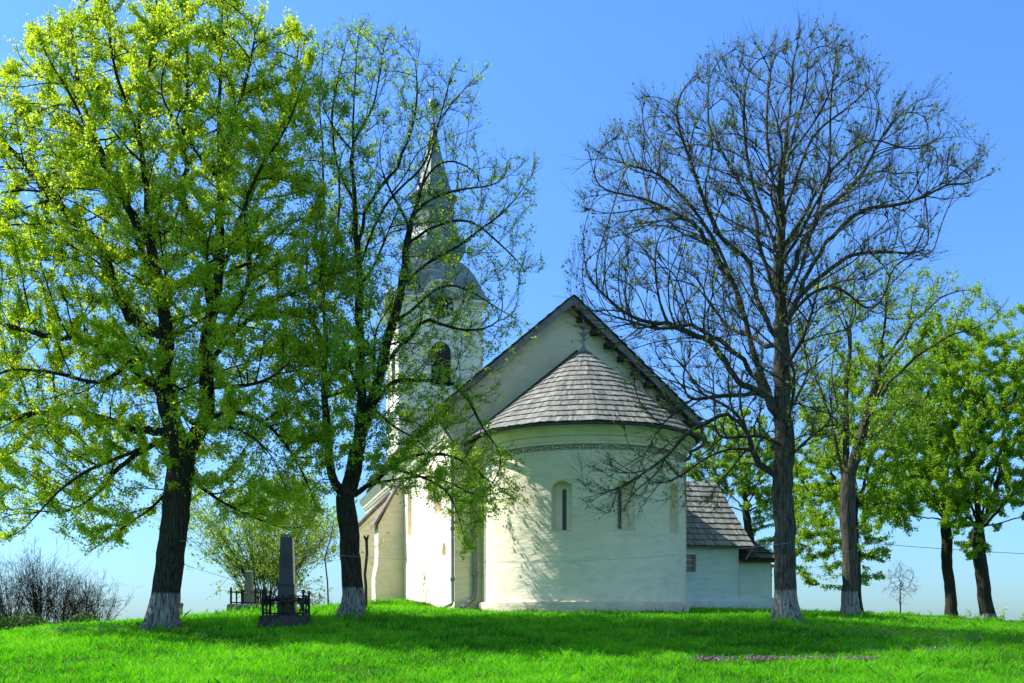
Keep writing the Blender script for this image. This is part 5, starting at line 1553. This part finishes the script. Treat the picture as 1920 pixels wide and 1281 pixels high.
def patch(x, y): 
    return np.sin(x*0.9+1.3*np.sin(y*0.7))*0.5+np.sin(x*2.3+y*1.9+2*np.sin(x*0.31))*0.3+np.sin(y*3.1-x*1.2)*0.2
xs, ys = [], []
for (n, ya, yb) in ((230000, 18.0, 25.0), (130000, 25.0, 31.0), (80000, 31.0, 40.0), (50000, 40.0, 52.0)):
    y = rs.uniform(ya, yb, n); x = rs.uniform(-0.56, 0.56, n)*y
    xs.append(x); ys.append(y)
x = np.concatenate(xs); y = np.concatenate(ys)
pt_ = patch(x, y)
# keep clear of the church footprint and tree feet
lx = (x-G.x)*RX.x+(y-G.y)*RX.y; ly = (x-G.x)*AX.x+(y-G.y)*AX.y
inch = ((lx > XL-0.02) & (lx < XR) & (ly > 0)) | ((lx**2+(ly-CY)**2) < (RA+0.14)**2) | ((lx > XR-0.5) & (lx < PX1+0.1) & (ly > AY-0.05))
bare = np.sin(x*1.15+2.2*np.sin(y*0.63)+0.7)*np.sin(y*1.7+1.5*np.sin(x*0.47+2))
keep = ~inch & (rs.uniform(0, 1, len(x)) < np.clip(0.75+0.4*pt_, 0.25, 1)*np.where(bare > 0.78, 0.22, 1))
x, y, pt_ = x[keep], y[keep], pt_[keep]
fx, fy = [], []
for o_ in list(bpy.data.objects):
    if o_.parent is None and o_.get('category') in ('tree', 'gravestone', 'post', 'stick'):
        rr_0 = {'tree': 0.42, 'gravestone': 0.78, 'post': 0.08, 'stick': 0.06}[o_['category']]
        kk = 420 if rr_0 > 0.3 else 60
        aa = rs.uniform(0, 2*np.pi, kk); r1 = rr_0*(0.9+np.abs(rs.randn(kk))*0.22)
        fx.append(o_.location.x+np.cos(aa)*r1); fy.append(o_.location.y+np.sin(aa)*r1)
nf = sum(len(a_) for a_ in fx)
x = np.concatenate([x]+fx); y = np.concatenate([y]+fy); pt_ = np.concatenate([pt_, np.full(nf, 0.9)])
tuft = np.sin(x*5.1+2*np.sin(y*2.3))*np.sin(y*6.3+1.7*np.sin(x*3.1))
hg = np.clip(0.105+0.05*pt_+0.05*np.maximum(tuft, 0)+rs.randn(len(x))*0.035, 0.03, 0.28)
hg[-nf:] = rs.uniform(0.1, 0.3, nf)
big = rs.uniform(0, 1, len(x)) < 0.012; hg[big] *= 1.9
wd = rs.uniform(0.008, 0.016, len(x))*(y/22)
dry = np.sin(x*0.55+2.1)*np.sin(y*0.8+0.6*np.sin(x*0.9))
var = np.clip(0.47+0.2*pt_+0.16*tuft+0.12*np.maximum(dry, 0)+rs.randn(len(x))*0.19, 0, 0.93); var[rs.uniform(0, 1, len(x)) < 0.03] = 1.0
go = blades('grass', rs, x, y, hg, wd, rs.uniform(0.2, 1.0, len(x)), M['grass'], 'stuff', var)
tag(go, 'uneven bright green spring grass covering the hill', 'grass')

def flowers(name, label, cat, spots, n, colr, size, seed, hgt):
    rs = np.random.RandomState(seed)
    xx, yy = [], []
    for (px_, py_, Y, sx, sy) in spots:
        p = at(px_, py_, Y)
        xx.append(p.x+rs.randn(n)*sx); yy.append(p.y+rs.randn(n)*sy)
    xx = np.concatenate(xx); yy = np.concatenate(yy); z = gz(xx, yy)
    q_ = np.stack([xx, yy, z+hgt*rs.uniform(0.5, 1.2, len(xx))], 1)
    q_ = np.repeat(q_, 5, 0)+rs.randn(len(xx)*5, 3)*0.018
    o = link(name, leaf_mesh(name, rs, q_, size, 0.0, 0.7, 1.0), leaf_mat(name, colr, 0.3, (1, 1, 1)))
    return tag(o, label, cat, None, 'stuff')
flowers('purple_flowers', 'patches of small purple dead-nettle in the foreground grass at right', 'flowers',
        [(1330,1252,21.8,0.25,0.10), (1440,1250,21.9,0.32,0.10), (1530,1252,21.8,0.35,0.10), (1610,1254,21.7,0.25,0.08), (1800,1206,24.8,0.5,0.35), (1640,1195,26,0.9,0.4), (1720,1230,23,0.8,0.4), (150,1183,27,0.6,0.3)],
        120, [(0.0, (0.15, 0.09, 0.09)), (0.5, (0.29, 0.20, 0.22)), (1.0, (0.42, 0.33, 0.34))], 0.036, 91, 0.11)
flowers('yellow_flowers', 'scattered yellow dandelions and celandine around the leaning linden', 'flowers',
        [(230,1180,26.2,0.8,0.5), (205,1195,25,0.6,0.4), (420,1180,25.5,1.5,0.8), (540,1178,25.2,0.5,0.2), (340,1165,27,0.6,0.5)],
        22, [(0.0, (0.55, 0.45, 0.02)), (1.0, (0.75, 0.62, 0.04))], 0.022, 92, 0.11)
# broad young leaves at the foot of the leaning linden, spiky clump by the bare one, weeds along the walls
rs = np.random.RandomState(94)
p = foot(1516, 1160, 29.5); n = 60
b3 = np.array(p)
sk = MB()
for k in range(46):
    a = rs.uniform(0, 2*math.pi); t = rs.uniform(0.15, 0.9); L_ = rs.uniform(0.22, 0.42)
    d = Vector((math.cos(a)*t, math.sin(a)*t, 1)).normalized(); s_ = d.cross(Vector((0,0,1))).normalized()*0.017
    o_ = Vector((math.cos(a), math.sin(a), 0))*rs.uniform(0, 0.22)
    m_ = o_+d*L_*0.6; e_ = o_+d*L_+Vector((math.cos(a), math.sin(a), -0.35))*0.08
    sk.add([o_-s_, o_+s_, m_+s_*0.8, e_, m_-s_*0.8], [(0, 1, 2, 3, 4)], rs.uniform(0, 0.6))
so = sk.build('iris_clump', M['grass']); so.location = p
tag(so, 'spiky clump of iris leaves at the foot of the bare linden', 'plant')
def wall_weeds():
    xx, yy = [], []
    rs = np.random.RandomState(95)
    for k in range(900):
        a = rs.uniform(math.pi, 2*math.pi); r_ = RA+0.18+abs(rs.randn())*0.08
        lxx, lyy = r_*math.cos(a), CY+r_*math.sin(a)
        xx.append(G.x+RX.x*lxx+AX.x*lyy); yy.append(G.y+RX.y*lxx+AX.y*lyy)
    for k in range(900):
        lyy = rs.uniform(0, 11.5); lxx = XL-0.02-abs(rs.randn())*0.1
        xx.append(G.x+RX.x*lxx+AX.x*lyy); yy.append(G.y+RX.y*lxx+AX.y*lyy)
    xx, yy = np.array(xx), np.array(yy); n = len(xx)
    o = blades('wall_weeds', rs, xx, yy, rs.uniform(0.06, 0.24, n)*(0.6+0.4*np.sin(xx*3)), rs.uniform(0.015, 0.04, n), rs.uniform(0.1, 0.8, n), M['hedge'], 'stuff')
    tag(o, 'fringe of low weeds along the foot of the apse and nave walls', 'weeds')
wall_weeds()
